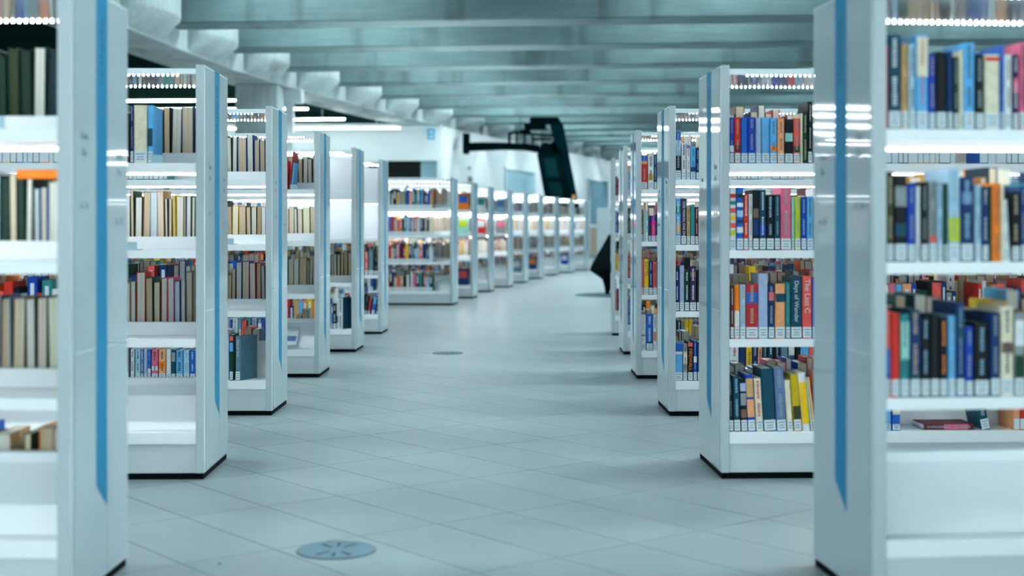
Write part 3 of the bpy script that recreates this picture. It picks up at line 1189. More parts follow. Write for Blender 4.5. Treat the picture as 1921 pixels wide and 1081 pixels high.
near_row('R2', 'C', conv([
    (30, 74, 335, 'maroon', {'ink': 'w'}), (76, 136, 330, 'orange', {'spine': [(.0, .38, 'white')], 'ink': 'k', 'x': 'white below'}), (140, 204, 325, 'pale blue', {'ink': 'w'}), (206, 344, 315, 'dark red', {'spine': [(.55, .8, 'blue')], 'ink': 'w', 'x': 'with a blue picture'}),
    (347, 455, 200, 'lavender', {'style': 'plain'}), (460, 528, 320, 'navy', {'spine': [(.62, .82, 'coral')]}), (535, 650, 315, 'peach', {'spine': [(.58, .78, 'dark teal')], 'ink': 'w', 'x': 'with a dark picture'}), (654, 708, 300, 'teal', {'ink': 'w'}),
    (712, 838, 235, 'dark teal', {'style': 'plain', 'text': ('Days of Wonder', .024, .60, 'w'), 'x': 'with white title'}), (842, 950, 230, 'coral', {'style': 'plain', 'text': ('The Last C', .030, .68, 'w'), 'x': 'with white title'}), (953, 985, 240, 'royal')], 6.006, 1365, 480))
near_row('R2', 'D', conv([
    (20, 66, 415, 'black', {'lean': -1.5}), (70, 140, 375, 'dark teal', {'lean': -1.5}), (146, 214, 402, 'black', {'spine': [(.35, .65, 'grey'), (.7, .9, 'lavender'), (.04, .25, 'brown')], 'style': 'plain', 'lean': -2, 'x': 'with pale figures'}),
    (219, 300, 357, 'royal', {'spine': [(.05, .45, 'peach'), (.5, .92, 'tan')], 'style': 'plain', 'lean': -3, 'x': 'with a tan panel'}), (308, 384, 395, 'cream', {'ink': 'r', 'lean': -3}), (390, 520, 292, 'dark teal', {'lean': -3}), (528, 632, 285, 'slate blue', {'ink': 'w', 'lean': -3}),
    (640, 704, 415, 'cream', {'style': 'plain', 'lean': -4}), (712, 796, 357, 'mustard', {'spine': [(.0, .3, 'olive')], 'style': 'plain', 'lean': -4}), (802, 884, 337, 'white', {'spine': [(.12, .85, 'yellow')], 'style': 'plain', 'tag': 0, 'lean': -5, 'x': 'with a yellow stripe'}),
    (890, 912, 390, 'mint', {'lean': -6}), (915, 945, 385, 'peach', {'lean': -7})], 5.69, 1365, 640))
# books at the far end of its bottom shelf, seen under the nearest case
near_row('R2', 'D', [(1660, 1672, 768, 'sky', {'ink': 'w'}), (1674, 1689, 768, 'blue', {'style': 'plain', 'spine': [(.4, .9, 'cream')], 'x': 'beside the empty display'})])
# ---- third to sixth right bookcases
near_row('R3', 'A', conv([
    (33, 80, 28, 'pale blue', {'spine': [(.0, .38, 'black'), (.78, 1.0, 'blue')], 'ink': 'w', 'x': 'with blue head', 'size': 'black-footed'}), (84, 123, 130, 'white', {'ink': 'k'}), (125, 158, 135, 'white', {'ink': 'r', 'spine': [(.85, .97, 'slate blue')], 'x': 'with red print'}), (160, 204, 160, 'sky', {'ink': 'k', 'spine': [(.02, .2, 'navy')]}),
    (206, 235, 170, 'navy'), (237, 270, 150, 'tan', {'ink': 'k'})], 4.5, 1260, 240))
near_row('R3', 'B', conv([
    (33, 78, 598, 'sky', {'spine': [(.05, .35, 'tan'), (.6, .8, 'teal')], 'ink': 'w'}), (80, 125, 597, 'purple', {'style': 'plain', 'text': ('ONE MISSION, ONE ON', .017, .56, 'w'), 'x': 'with white title'}), (127, 157, 665, 'tan', {'ink': 'k', 'name': 'gold'}), (159, 197, 660, 'teal', {'ink': 'w'}), (198, 225, 668, 'maroon'), (227, 260, 640, 'white', {'ink': 'k'})], 4.5, 1260, 240))
near_row('R3', 'C', conv([
    (27, 63, 112, 'navy'), (66, 103, 80, 'lavender', {'ink': 'k'}), (105, 144, 115, 'dark green', {'ink': 'w'}), (147, 200, 85, 'purple', {'spine': [(.7, .85, 'brown')], 'name': 'grey-purple'}), (202, 240, 120, 'black')], 4.32, 1260, 480))
near_row('R3', 'D', conv([
    (26, 90, 705, 'sky', {'spine': [(.62, .70, 'cream'), (.72, 1., 'blue')], 'style': 'plain', 'x': 'with a sandy band'}), (93, 128, 715, 'grey', {'spine': [(.3, .75, 'cream')], 'ink': 'k'}), (131, 173, 700, 'black', {'style': 'plain', 'text': ('FIREWALL', .026, .55, 'o'), 'spine': [(.86, .99, 'coral')], 'x': 'with orange title'}), (176, 206, 690, 'royal', {'spine': [(.3, .5, 'white')]}), (208, 240, 700, 'navy')], 4.32, 1260, 480))
near_row('R3', 'D', [(1370, 1386, 648, 'white', {'ink': 'r'}), (1387, 1399, 648, 'navy'), (1400, 1411, 648, 'yellow', {'style': 'plain', 'text': ('PATRIOT', .020, .6, 'k'), 'x': 'with dark title'}), (1412, 1421, 648, 'navy'), (1422, 1430, 652, 'peach', {'ink': 'k'}), (1431, 1440, 650, 'dark teal'),
                     (1441, 1451, 648, 'dark teal', {'ink': 'w', 'x': 'with pale print'}), (1452, 1464, 648, 'black', {'ink': 'w'}), (1465, 1478, 648, 'grey blue', {'ink': 'w'}), (1480, 1491, 645, 'white', {'spine': [(.35, .6, 'dark teal')], 'style': 'plain'})])
near_row('R4', 'A', conv([
    (57, 110, 230, 'red', {'spine': [(.68, .78, 'peach'), (.79, .98, 'blue')], 'ink': 'w', 'x': 'with a blue head'}), (115, 165, 225, 'white', {'spine': [(.05, .3, 'tan')], 'ink': 'k'}), (167, 190, 220, 'navy'), (192, 225, 240, 'pale blue')], 4.5, 1190, 240))
near_row('R4', 'B', conv([
    (55, 74, 690, 'brown', {'spine': [(.1, .25, 'coral')]}), (76, 96, 690, 'mint', {'ink': 'k'}), (97, 117, 690, 'white', {'ink': 'k'}), (119, 141, 740, 'navy', {'style': 'plain'}), (144, 179, 740, 'magenta', {'spine': [(.75, .98, 'royal')], 'ink': 'w'}), (181, 205, 730, 'navy')], 4.5, 1190, 240))
near_row('R4', 'C', conv([
    (35, 61, 80, 'pink', {'style': 'plain'}), (63, 108, 80, 'yellow', {'style': 'plain', 'text': ('BAXTER', .026, .72, 'k'), 'x': 'with dark title'}), (110, 145, 100, 'navy'), (147, 182, 105, 'coral', {'ink': 'k'}), (184, 215, 90, 'teal')], 4.91, 1195, 470))
near_row('R4', 'D', conv([
    (35, 82, 590, 'white', {'ink': 'r', 'spine': [(.25, .3, 'teal')]}), (85, 147, 590, 'blue', {'ink': 'w', 'spine': [(.0, .05, 'navy')]}), (150, 182, 595, 'white', {'spine': [(.1, .4, 'peach')], 'ink': 'k'})], 4.91, 1195, 470))
near_row('R4', 'D', [(1271, 1277, 601, 'black'), (1278, 1284, 602, 'grey', {'ink': 'k'}), (1285, 1292, 601, 'yellow', {'ink': 'k'}), (1293, 1300, 601, 'yellow', {'ink': 'k', 'x': 'with dark print'}), (1301, 1308, 604, 'blue')])
near_row('R5', 'A', [(1177, 1184, 322, 'lavender', {'ink': 'k'}), (1185, 1195, 318, 'dark green')])
near_row('R5', 'B', [(1177, 1184, 391, 'black', {'spine': [(.6, .8, 'teal')]}), (1185, 1195, 395, 'cream')])
near_row('R5', 'C', [(1177, 1184, 481, 'dark red'), (1185, 1195, 478, 'navy')])
near_row('R5', 'D', [(1177, 1184, 564, 'blue'), (1185, 1195, 562, 'white')])
near_row('R6', 'A', [(1154, 1158, 331, 'black'), (1158, 1164, 335, 'dark red')])
near_row('R6', 'B', [(1154, 1158, 396, 'blue'), (1158, 1164, 398, 'navy')])
near_row('R6', 'C', [(1154, 1159, 475, 'yellow', {'ink': 'k'}), (1159, 1165, 478, 'tan')])
near_row('R6', 'D', [(1154, 1158, 545, 'coral'), (1158, 1164, 542, 'black')])

# ---- left bookcases: page edges of the books on the other side
far_row('L1', 'A', conv([(-40, 0, 150, 'dark green paper', 'black'), (2, 46, 190, 'dark green paper', 'dark green'), (72, 152, 120, 'dark olive paper', 'dark green'), (165, 250, 135, 'dark green paper', 'black'), (258, 352, 115, 'grey paper', 'dark green'), (368, 398, 200, 'dark green paper', 'black'), (400, 452, 130, 'dark green paper', 'navy')], 4.157, 0, 60))  # page colours darkened to stand for the shade on this shelf
far_row('L1', 'B', conv([(-45, 0, 80, 'grey paper', 'navy'), (2, 72, 100, 'dark green paper', 'dark green'), (75, 142, 60, 'buff', 'black'), (146, 203, 50, 'dark green paper', 'black'), (206, 258, 60, 'grey paper', 'dark green'), (262, 283, 170, 'grey paper', 'black'), (285, 322, 190, 'blue-grey paper', 'grey'), (330, 384, 180, 'buff', 'blue'), (386, 470, 130, 'grey paper', 'grey')], 4.32, 0, 310))
far_row('L1', 'C', conv([(-30, 0, 100, 'buff', 'navy'), (2, 58, 110, 'tan paper', 'pale blue'), (64, 132, 110, 'buff', 'maroon'), (138, 190, 112, 'grey paper', 'dark green'), (194, 252, 108, 'pinkish paper', 'black'), (258, 318, 105, 'cream paper', 'dark green')], 2.843, 0, 520))
near_row('L2', 'A', conv([(16, 39, 65, 'navy'), (41, 134, 65, 'cream', {'ink': 'k', 'style': 'plain', 'size': 'thick'}), (137, 176, 66, 'sky', {'spine': [(.1, .5, 'dark teal')]})], 3.727, 240, 180))
far_row('L2', 'A', conv([(190, 213, 100, 'grey paper', 'pale blue'), (215, 248, 100, 'pinkish paper', 'brown'), (250, 296, 75, 'tan paper', 'black'), (303, 372, 82, 'grey paper', 'dark teal'), (376, 458, 70, 'buff', 'navy')], 3.727, 240, 180))
far_row('L2', 'B', conv([(20, 45, 665, 'tan paper', 'dark green'), (47, 98, 705, 'grey paper', 'black'), (103, 154, 670, 'tan paper', 'brown'), (156, 204, 672, 'blue-grey paper', 'pale blue'), (206, 254, 665, 'pinkish paper', 'tan'), (260, 282, 720, 'grey paper', 'black'), (283, 309, 720, 'buff', 'black'), (315, 336, 695, 'tan paper', 'mustard'), (338, 388, 700, 'white paper', 'mustard'),
                             (392, 404, 702, 'white paper', 'grey'), (406, 441, 700, 'white paper', 'dark green'), (443, 468, 708, 'grey paper', 'dark green')], 3.727, 240, 180))
far_row('L2', 'C', conv([(20, 62, 245, 'grey paper', 'olive'), (66, 136, 170, 'grey paper', 'red'), (140, 196, 215, 'tan paper', 'dark green'), (200, 252, 245, 'buff', 'dark green'), (256, 306, 215, 'grey paper', 'dark red'), (310, 360, 215, 'grey paper', 'pink'), (363, 410, 240, 'blue-grey paper', 'royal'), (412, 450, 230, 'grey paper', 'navy'), (454, 503, 165, 'buff', 'grey'), (505, 528, 160, 'tan paper', 'brown')], 4.16, 240, 470))
far_row('L3', 'A', conv([(62, 86, 320, 'buff', 'navy'), (90, 118, 330, 'cream paper', 'dark green'), (120, 150, 325, 'cream paper', 'dark teal'), (157, 213, 330, 'tan paper', 'royal'), (216, 256, 315, 'grey paper', 'navy'), (260, 293, 345, 'tan paper', 'royal'), (295, 329, 345, 'tan paper', 'navy')], 3.378, 400, 160))
far_row('L3', 'B', conv([(92, 118, 770, 'brown paper', 'grey'), (120, 157, 765, 'grey paper', 'yellow'), (160, 209, 765, 'tan paper', 'dark green'), (212, 239, 770, 'tan paper', 'brown'), (241, 276, 770, 'grey paper', 'dark green'), (278, 301, 770, 'brown paper', 'tan'), (303, 331, 768, 'white paper', 'grey')], 3.378, 400, 160))
far_row('L3', 'C', conv([(84, 105, 205, 'tan paper', 'brown'), (106, 130, 170, 'tan paper', 'black'), (131, 165, 130, 'grey paper', 'navy'), (167, 209, 125, 'buff', 'royal'), (212, 247, 135, 'grey paper', 'dark red'), (250, 277, 135, 'tan paper', 'dark red'), (280, 302, 150, 'grey paper', 'navy')], 3.089, 400, 450))
# books on the near bottom shelf of the third left case (seen under the second one as well)
near_row('L3', 'D', conv([(50, 80, 310, 'lavender', {'ink': 'k'}), (86, 146, 322, 'dark green', {'spine': [(.55, .8, 'sky'), (.85, .98, 'coral')], 'style': 'plain', 'x': 'with a sky picture'})], 8.318, 420, 590))
near_row('L3', 'D', conv([(20, 48, 770, 'white', {'ink': 'k'}), (56, 98, 770, 'pale blue', {'ink': 'k'}), (100, 122, 772, 'slate blue'), (124, 150, 772, 'lavender', {'ink': 'k'}), (152, 180, 772, 'blue', {'spine': [(.0, .2, 'white')]}), (184, 234, 772, 'pink', {'spine': [(.1, .3, 'white')], 'ink': 'k'}), (240, 294, 772, 'peach', {'spine': [(.2, .5, 'orange')], 'ink': 'k'}), (298, 336, 772, 'white', {'style': 'plain'}),
                          (338, 372, 776, 'dark teal', {'spine': [(.5, .9, 'grey')], 'style': 'plain'}), (375, 428, 780, 'sky', {'ink': 'k'}), (432, 478, 780, 'pale blue', {'ink': 'w'}), (482, 524, 780, 'blue', {'ink': 'w'})], 4.16, 240, 470))
c3 = CASES['L3']
bkw = (c3.lx(420 + 158 / 8.318, .02) - c3.lx(420 + 288 / 8.318, .02))
big = make_book(place(c3, c3.lx(420 + 222 / 8.318, .02), .012, SH['D'], yaw=R(-24)), .030, .232, .155, 'grey blue', 'cream paper', 'large grey-blue book turned to show its cover, bottom shelf of the third left bookcase', 'turned books on the bottom shelves', style='plain')
spine_text(big, 'YEAR OF WAR', .014, .17, M_LIGHTINK, .03)
far_row('L4', 'A', conv([(505, 522, 480, 'grey paper', 'grey'), (524, 540, 470, 'brown paper', 'dark green'), (541, 567, 465, 'tan paper', 'black'), (569, 598, 455, 'grey paper', 'black'), (600, 627, 465, 'grey paper', 'black'), (628, 650, 445, 'tan paper', 'navy')], 3.378, 400, 160))
near_row('L4', 'A', conv([(478, 486, 420, 'dark red', {'lean': 6, 'tag': 0, 'd': .2}), (490, 502, 490, 'sky', {'lean': 6, 'tag': 0})], 3.378, 400, 160))
far_row('L4', 'B', conv([(480, 512, 770, 'buff', 'grey'), (515, 533, 785, 'grey paper', 'dark green'), (535, 567, 785, 'pinkish paper', 'black'), (570, 613, 775, 'cream paper', 'lime'), (615, 650, 770, 'buff', 'navy')], 3.378, 400, 160))
far_row('L4', 'C', conv([(434, 464, 115, 'buff', 'grey'), (465, 494, 115, 'grey paper', 'grey'), (496, 540, 105, 'tan paper', 'brown'), (541, 558, 125, 'brown paper', 'grey'), (559, 573, 115, 'grey paper', 'black'), (575, 594, 95, 'tan paper', 'navy')], 3.089, 400, 450))
near_row('L4', 'D', conv([(84, 126, 85, 'royal'), (134, 218, 60, 'white', {'ink': 'k'}), (232, 268, 80, 'sky', {'spine': [(.3, .6, 'cream')]}), (276, 352, 100, 'coral', {'ink': 'k'}), (376, 420, 60, 'teal'), (436, 512, 60, 'lavender', {'ink': 'k'}), (530, 590, 60, 'slate blue', {'spine': [(.5, .8, 'white')]}), (596, 636, 60, 'royal')], 8.318, 420, 590), ly=.03)
far_row('L5', 'C', conv([(686, 698, 90, 'grey paper', 'navy'), (700, 716, 85, 'grey paper', 'dark green'), (718, 735, 85, 'buff', 'dark green'), (737, 754, 80, 'tan paper', 'black'), (756, 779, 65, 'tan paper', 'black'), (781, 806, 75, 'buff', 'black')], 3.089, 400, 450))
near_row('L5', 'D', conv([(60, 84, 360, 'pale blue'), (86, 114, 400, 'blue', {'spine': [(.6, .95, 'white')]}), (116, 190, 370, 'black', {'ink': 'w'}), (200, 234, 340, 'white', {'ink': 'k', 'spine': [(.0, .35, 'dark teal')]})], 12.01, 615, 540))
c5 = CASES['L5']
big = make_book(place(c5, c5.lx(615 + 290 / 12.01, .02), .012, SH['D'], yaw=R(-30)), .046, .245, .16, 'dark teal', 'cream paper', 'large dark teal book turned to show its cover, bottom shelf of the fifth left bookcase', 'turned books on the bottom shelves', spine=[(0, 1, 'white')], ink='k', tag_label=False)
near_row('L6', 'C', conv([(878, 897, 70, 'coral'), (900, 928, 60, 'grey blue', {'ink': 'w'}), (931, 956, 90, 'black')], 3.089, 400, 450))
near_row('L6', 'D', conv([(810, 838, 150, 'navy'), (842, 880, 180, 'black', {'lean': 4}), (890, 940, 240, 'dark red', {'lean': 9}), (975, 1050, 160, 'blue', {'lean': 9, 'style': 'plain', 'spine': [(.4, .9, 'sky')]}), (1085, 1138, 270, 'dark green', {'lean': 3})], 12.01, 615, 540))
# face-out books on the far row
FACE = [('L8', 'A', 'orange', 'blue'), ('L8', 'B', 'mint', 'lime'), ('L9', 'A', 'white', 'teal'), ('L9', 'B', 'red', 'white'), ('L10', 'A', 'pale blue', 'slate blue'), ('L10', 'B', 'grey', 'pink'), ('L8', 'D', 'navy', 'coral'), ('L11', 'D', 'grey blue', 'white'), ('L12', 'D', 'navy', 'orange'), ('L14', 'D', 'royal', 'white')]
for key, row, c1, c2 in FACE:
    c = CASES[key]
    M = place(c, .15, .16, SH[row] + (.0 if row != 'D' else .0), yaw=R(90), tilt=0)
    o = make_book(M, .022, .23, .16, c1, 'white paper', '%s book facing out, %s shelf, %s bookcase' % (c1, SHNAME[row], CASEWORD[key]), 'face-out books on the far row', tag_label=False, style='plain')
    m = MB()
    m.poly([(.0116, .02, .10), (.0116, .14, .10), (.0116, .14, .20), (.0116, .02, .20)])
    m.build('cover_picture', bmat(c2), o, fix=False)
    o.matrix_world = place(c, .24, .15, SH[row], yaw=R(-90)) if c.s < 0 else o.matrix_world
# a fallen book and a lying book on the display of the second right case
c2_ = CASES['R2']
o = make_book(place(c2_, c2_.lx(1850, .03), .03, SH['D'], lean=R(-12)), .034, .20, .15, 'dark teal', 'white paper', 'dark teal book slumped alone beyond the bay post, bottom shelf, second right bookcase', 'books on the display of the second right bookcase')
lx0 = c2_.lx(1780, .03)
M = Matrix.Translation(c2_.pt(lx0 + .1, .03, SH['D'] + .012)) @ Matrix.Rotation(c2_.th, 4, 'Z') @ Matrix.Rotation(R(-90), 4, 'Y')
o = make_book(M, .022, .2, .14, 'maroon', 'white paper', 'maroon book lying flat on the bottom shelf of the second right bookcase', 'books on the display of the second right bookcase', spine=[(.1, .6, 'pink')], tag_label=False)
# orange book lying on top of upright ones, nearest left case
c1_ = CASES['L1']
M = Matrix.Translation(c1_.pt(c1_.lx(74, .34) + .06, .33, .895 + .237)) @ Matrix.Rotation(c1_.th, 4, 'Z') @ Matrix.Rotation(R(90), 4, 'Y')
make_book(M, .026, .12, .13, 'orange', 'buff', 'orange book lying across the tops of upright books, nearest left bookcase', 'lying books', tag_label=False, style='plain')

# ---- all other books: one object
STUFF = MB()
SMATS = [bmat(k) for k in COLS] + [pmat(k) for k in PAGES] + [M_PAPER, M_LIGHTINK]
CIDX = {k: i for i, k in enumerate(COLS)}
PIDX = {k: len(COLS) + i for i, k in enumerate(PAGES)}
PAPER_I = len(COLS) + len(PAGES)
BRIGHT = ['navy', 'blue', 'royal', 'sky', 'pale blue', 'red', 'coral', 'orange', 'cream', 'white', 'black', 'dark green', 'teal', 'dark teal', 'pink', 'yellow', 'maroon', 'purple', 'grey', 'black', 'navy', 'white', 'tan', 'peach']
PGS = ['buff', 'tan paper', 'cream paper', 'grey paper', 'grey paper', 'buff', 'white paper', 'pinkish paper']
rg = random.Random(3)


def stuff_book(c, lx, ly, z, flip, w, h, d, cov, pg, lab=True):
    M = place(c, lx, ly, z, flip=flip)
    hw = w / 2
    t = .0025
    ci = CIDX[cov]
    STUFF.box(-hw, -hw + t, 0, d, 0, h, ci, M)
    STUFF.box(hw - t, hw, 0, d, 0, h, ci, M)
    STUFF.box(-hw, hw, 0, t, 0, h, ci, M)
    STUFF.box(-hw + t, hw - t, t, d - .003, .003, h - .003, PIDX[pg], M)
    if lab:
        zl = .045
        STUFF.poly([M @ Vector(q) for q in ((-hw + .001, -.0008, .004), (hw - .001, -.0008, .004), (hw - .001, -.0008, zl), (-hw + .001, -.0008, zl))], PAPER_I)
        if rg.random() < .6 and w > .014:
            a = rg.uniform(.3, .5) * h
            STUFF.poly([M @ Vector(q) for q in ((-hw * .4, -.0008, a), (hw * .4, -.0008, a), (hw * .4, -.0008, h * .9), (-hw * .4, -.0008, h * .9))], PAPER_I + 1)


def fill(key, row, side, l0, l1, density=1.0):
    c = CASES[key]
    taken = sorted(USED.get((key, row, side), []))
    x = l0
    while x < l1:
        w = rg.uniform(.016, .045)
        bad = [q for q in taken if x < q[1] + .002 and x + w > q[0] - .002]
        if bad:
            x = max(q[1] for q in bad) + .003
            continue
        if any(abs(x + w / 2 - pp) < .03 + w / 2 for pp in (PT + BAY + .015,)):
            x += .012
            continue
        if x + w > l1:
            break
        if rg.random() < density:
            h = rg.uniform(.175, .245) if side == 'n' else rg.uniform(.205, .262)
            stuff_book(c, x + w / 2, NEAR_LY if side == 'n' else D - NEAR_LY, SH[row], side == 'f', w - .001, h, rg.uniform(.14, .165), rg.choice(BRIGHT), rg.choice(PGS))
        x += w


for key, *_ in SPEC:
    c = CASES[key]
    L = c.L - PT - .02
    st = PT + .02
    if c.s > 0:
        for row in 'ABCD':
            t = USED.get((key, row, 'n'))
            s0 = max(q[1] for q in t) + .004 if t else st
            if row == 'D' and key == 'R1':
                s0 = PT + BAY + .1
            if key == 'R2' and row == 'D':
                s0 = c.lx(1900, .02)
                fill(key, row, 'n', c.lx(1530, .02), c.lx(1655, .02))
            fill(key, row, 'n', s0, L)
            if not (key == 'R1' and row == 'D'):
                fill(key, row, 'f', st, L, .92)
    else:
        idx = int(key[1:])
        for row in 'ABCD':
            t = USED.get((key, row, 'f'))
            s0 = st
            if idx <= 4 or (idx in (5, 6) and row in 'CD'):
                if not (row == 'D' and key == 'L2'):
                    fill(key, row, 'f', s0, L, 1.0 if row != 'D' else .35)
            elif idx in (5, 6):
                fill(key, row, 'f', .55, L)
            elif idx >= 7:
                fill(key, row, 'f', st, L, .9 if row != 'A' else .8)
            t = USED.get((key, row, 'n'))
            s1 = max(q[1] for q in t) + .01 if t else (.55 if idx < 7 else (.26 if idx == 7 else .5))
            if row == 'D' and key in ('L1', 'L2', 'L4'):
                s1 = max(s1, 1.0)
            fill(key, row, 'n', s1, L)
    # face-out cases of the far row hide their page rows
o = STUFF.build('book_rows', SMATS, fix=False)
tag(o, 'remaining small books filling the farther shelves and far bays', 'books', kind='stuff')

# bookends (clear grey) at the shelf ends of the left cases
for key, row, xpx in (('L1', 'A', 6), ('L2', 'A', 300), ('L2', 'B', 252), ('L3', 'B', 434), ('L4', 'A', 553), ('L6', 'C', 712)):
    c = CASES[key]
    e = empty('bookend', c.pt(c.lx(xpx, .06), .06, SH[row] + .0005), c.th)
    tag(e, 'clear grey label block on the %s shelf edge of the %s bookcase' % (SHNAME[row], CASEWORD[key]), 'bookend', 'clear grey bookends on the left bookcases')
    m = MB()
    m.box(-.022, .022, -.05, .05, 0, .003)
    m.build('foot', M_ACRYL, e)
    m = MB()
    m.box(-.022, .022, -.05, -.047, .003, .032)
    m.build('face', M_ACRYL, e)
# leaflet on the slope of the fourth left case
c4 = CASES['L4']
pl = c4.pt(c4.lx(545, .1), .1, .262)
e = empty('leaflet', pl, c4.th)
tag(e, 'white and blue leaflet lying on the sloped display of the fourth left bookcase', 'leaflet')
m = MB()
Mr = Matrix.Rotation(math.atan2(.161, .215), 4, 'X')
m.box(-.05, .05, -.09, .09, 0, .003, 0, Mr)
m.build('sheet', M_PAPER, e)
m = MB()
m.box(-.02, .04, -.05, .0, .003, .0036, 0, Mr)
m.build('picture', bmat('slate blue'), e)

# ------------------------------------------------------------------ floor outlets
for (xp, yp, lab) in ((631, 1033, 'round metal floor outlet with a slotted cross, in the foreground tiles'), (840, 663, 'round metal floor outlet farther up the aisle, a thin ring')):
    Z = EYE * F / (yp - HY)
    e = tag(empty('floor_outlet', ((xp - CX) * Z / F, Z, 0.0003)), lab, 'floor outlet', 'round floor outlets in the aisle')
    m = MB()
    N = 48
    rr = [(.121, 0.0), (.121, .003), (.112, .004), (.108, .003)]
    for (r0, z0), (r1, z1) in zip(rr, rr[1:]):
        for i in range(N):
            a0, a1 = 2 * math.pi * i / N, 2 * math.pi * (i + 1) / N
            m.poly([(r0 * math.cos(a0), r0 * math.sin(a0), z0), (r0 * math.cos(a1), r0 * math.sin(a1), z0), (r1 * math.cos(a1), r1 * math.sin(a1), z1), (r1 * math.cos(a0), r1 * math.sin(a0), z1)])
    m.build('rim', M_OUTLET_RIM, e)
    m = MB()
    m.poly([(.108 * math.cos(2 * math.pi * i / N), .108 * math.sin(2 * math.pi * i / N), .0026) for i in range(N)])
    m.build('lid', M_OUTLET, e)
    for ang in (0, 35, 145, 180, 215, 325):
        a0 = R(ang + 90)
        ca_, sa_ = math.cos(a0), math.sin(a0)
        wv = .004 if ang in (0, 180) else .009
        q = [(.03, -wv * .5), (.09, -wv), (.09, wv), (.03, wv * .5)]
        m = MB()
        m.poly([(r * ca_ - t_ * sa_, r * sa_ + t_ * ca_, .0031) for r, t_ in q])
        m.build('spoke_slot', M_SLOT, e)
    for sg in (-1, 1):
        m = MB()
        for i in range(12):
            a0, a1 = 2 * math.pi * i / 12, 2 * math.pi * (i + 1) / 12
            m.poly([(0, sg * .075, .0046), (.008 * math.cos(a0), sg * .075 + .008 * math.sin(a0), .004), (.008 * math.cos(a1), sg * .075 + .008 * math.sin(a1), .004)])
        m.build('screw', M_BLACK, e)
Z = EYE * F / (1059 - HY)
m = MB()
m.box(-.004, .004, -.003, .003, 0, .003)
o = m.build('pebble', M_SLOT, bevel=.001)
o.location = ((412 - CX) * Z / F, Z, 0)
tag(o, 'tiny dark pebble lying on the floor tiles before the round outlet', 'pebble')

# ------------------------------------------------------------------ black machinery hanging at the far end
ZM = 34.9
e = tag(empty('hanging_machine', px(1036, 222, ZM)), 'black suspended machine with a long arm and tilted slab under the far ceiling', 'machine')
base = e.location.copy()


def lp(x, y, Z=ZM):
    return px(x, y, Z) - base


def plate_prism(name, pts, th, material, Z=ZM, bevel=.01):
    m = MB()
    fr = [lp(x, y, Z) for x, y in pts]
    bk = [q + Vector((0, th, 0)) for q in fr]
    m.prism(fr, bk)
    return m.build(name, material, e, bevel=bevel)


plate_prism('end_plate', [(868, 288), (880, 288), (881, 251), (868, 249)], .35, M_DARK)
# tapering arm: octagonal tube
m = MB()
stations = [(880, 276, 8.5), (905, 275, 8.2), (944, 274.5, 7.2), (985, 276, 6.8), (1012, 280, 7.6)]
rings = []
for x, y, r in stations:
    cc = lp(x, y, ZM + .17)
    rr_ = r * ZM / F
    rings.append([cc + Vector((0, rr_ * math.cos(2 * math.pi * i / 12), rr_ * math.sin(2 * math.pi * i / 12))) for i in range(12)])
for r0, r1 in zip(rings, rings[1:]):
    for i in range(12):
        j = (i + 1) % 12
        m.poly([r0[i], r0[j], r1[j], r1[i]])
o = m.build('arm', M_DARK, e)
# railing above the arm
for x in (955, 969, 984, 999):
    m = MB()
    a, bq = lp(x - 2, 270), lp(x + 2, 250)
    m.box(a.x, bq.x, a.y, a.y + .08, a.z, bq.z)
    m.build('rail_post', M_DARK, e)
plate_prism('top_rail', [(952, 252), (953, 248), (970, 246), (1036, 252), (1036, 257), (970, 251)], .08, M_DARK)
plate_prism('lower_rail', [(998, 263), (998, 259), (1036, 259), (1036, 263)], .08, M_DARK)
plate_prism('motor_box', [(984, 241), (984, 230), (1024, 230), (1026, 241)], .5, M_DARK)
plate_prism('motor_box', [(976, 250), (976, 243), (994, 241), (996, 250)], .4, M_DARK)
plate_prism('mounting_box', [(994, 231), (994, 215), (1048, 215), (1048, 231)], .6, M_DARK)
for x in (976, 1028):
    m = MB()
    a, bq = lp(x - .8, 243), lp(x + .8, 200)
    m.box(a.x, bq.x, a.y + .1, a.y + .14, a.z, bq.z)
    m.build('hanger_rod', M_DARK2, e)
# hub
m = MB()
cc = lp(1024, 279, ZM - .08)
rad = 12 * ZM / F
ra_ = [cc + Vector((rad * math.cos(2 * math.pi * i / 16), 0, rad * math.sin(2 * math.pi * i / 16))) for i in range(16)]
m.prism(ra_, [q + Vector((0, .5, 0)) for q in ra_])
m.build('hub', M_DARK, e, bevel=.02)
# tilted slab: body, then frame bars and recessed panels on its face
m = MB()
front = [(1007, 289), (1050, 289), (1074, 400), (1027, 400)]
fr = [lp(x, y, ZM - .05) for x, y in front]
bk = [lp(1040, 262, ZM + .9), lp(1060, 262, ZM + .9), lp(1089, 400, ZM + .9), lp(1050, 400, ZM + .9)]
m.prism(fr, bk)
m.build('slab_body', M_DARK2, e, bevel=.01)
m = MB()
sideq = [(1030, 219), (1047, 219), (1057, 234), (1089, 400), (1074, 400), (1050, 289), (1040, 262)]
fr = [lp(x, y, ZM + .1) for x, y in sideq]
m.prism(fr, [q + Vector((0, .75, 0)) for q in fr])
m.build('side_fin', M_DARK2, e, bevel=.01)


def slab_pt(u, v):
    """point on the slab's face, u across, v down"""
    a = Vector(front[0]).lerp(Vector(front[1]), u)
    c = Vector(front[3]).lerp(Vector(front[2]), u)
    q = a.lerp(c, v)
    return lp(q.x, q.y, ZM - .05)


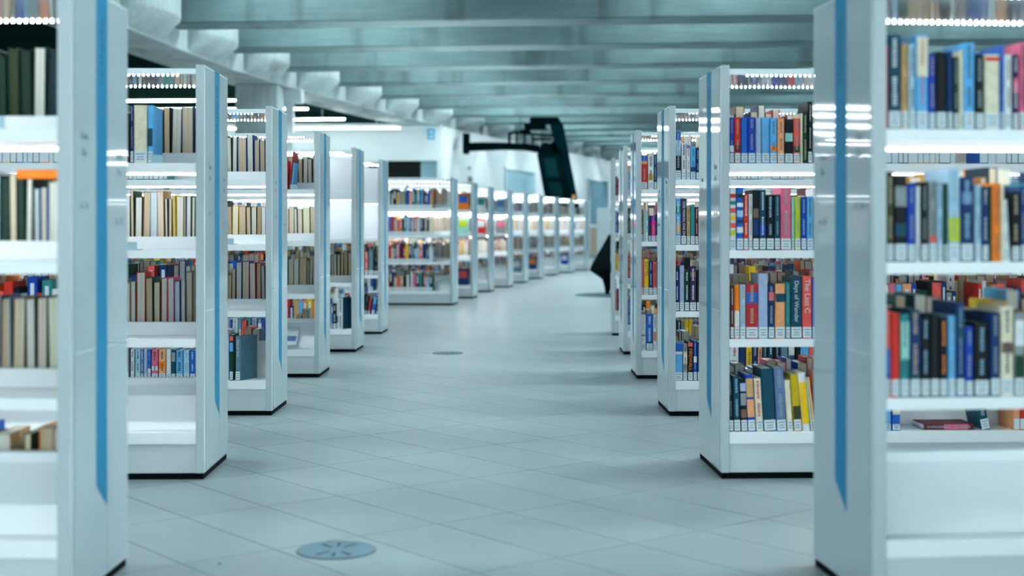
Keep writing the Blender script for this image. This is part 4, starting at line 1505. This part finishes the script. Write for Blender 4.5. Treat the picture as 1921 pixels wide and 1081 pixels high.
for nm, (u0, u1, v0, v1) in (('frame_bar', (0, .2, 0, 1)), ('frame_bar', (.8, 1, 0, 1)), ('cross_bar', (.2, .8, 0, .05)), ('cross_bar', (.2, .8, .40, .47)), ('cross_bar', (.2, .8, .85, .92))):
    m = MB()
    fr = [slab_pt(u0, v0), slab_pt(u1, v0), slab_pt(u1, v1), slab_pt(u0, v1)]
    m.prism([q - Vector((0, .07, 0)) for q in fr], fr)
    m.build(nm, M_DARK, e)
m = MB()
for u in (.32, .42, .52, .62, .70):
    fr = [slab_pt(u, .06), slab_pt(u + .03, .06), slab_pt(u + .03, .84), slab_pt(u, .84)]
    m.prism([q - Vector((0, .02, 0)) for q in fr], fr)
m.build('ribs', mat('teal_rib', (0.006, 0.034, 0.04), .8, vary=.05, spec=0), e)
plate_prism('orange_tag', [(1073, 376), (1073, 366), (1080, 366), (1080, 376)], .03, M_ORANGE, ZM + .05, 0)

# ------------------------------------------------------------------ black faceted form on its round floor plate
Zd = 20.8
e = tag(empty('round_floor_plate', (1.67, Zd, 0)), 'thin dark grey round plate on the floor at the far end of the aisle', 'floor plate')
m = MB()
N = 48
ring = lambda r, z: [(r * math.cos(2 * math.pi * i / N), r * math.sin(2 * math.pi * i / N), z) for i in range(N)]
m.prism(ring(.75, 0.0005), ring(.74, .008))
m.build('plate', mat('dark_grey_plate', (0.035, 0.085, 0.105), .8, vary=.05, spec=.2), e)
m = MB()
m.prism(ring(.752, 0.0002), ring(.752, .003))
m.build('edge_band', mat('plate_edge', (0.05, 0.12, 0.15), .5, vary=0), e)
fx = (1135 - CX) * 21.1 / F
e = tag(empty('draped_seat', (fx + .04, 21.0, .008)), 'black fabric form with a pointed corner and tapering foot on the round floor plate', 'seat')
m = MB()
#        z, list of radii by angle (faceted, pointed towards the aisle)
prof = [(.0, .03), (.10, .055), (.22, .10), (.35, .30), (.46, .27), (.70, .15), (.88, .07)]
K = 10
rings = []
for z, r in prof:
    rg_ = []
    for i in range(K):
        a = 2 * math.pi * i / K + math.pi
        q = r * (1.0 if i % 2 == 0 else .82)
        rg_.append((q * math.cos(a) + (z - .1) * .10, q * math.sin(a), z))
    rings.append(rg_)
for r0, r1 in zip(rings, rings[1:]):
    for i in range(K):
        j = (i + 1) % K
        m.poly([r0[i], r0[j], r1[j], r1[i]])
m.poly(rings[-1])
m.poly(rings[0][::-1])
m.build('drape', M_CLOTH, e)
m = MB()
m.prism([(.035 * math.cos(2 * math.pi * i / 16) - .01, .035 * math.sin(2 * math.pi * i / 16), 0) for i in range(16)], [(.03 * math.cos(2 * math.pi * i / 16) - .01, .03 * math.sin(2 * math.pi * i / 16), .02) for i in range(16)])
m.build('foot', M_BLACK, e)
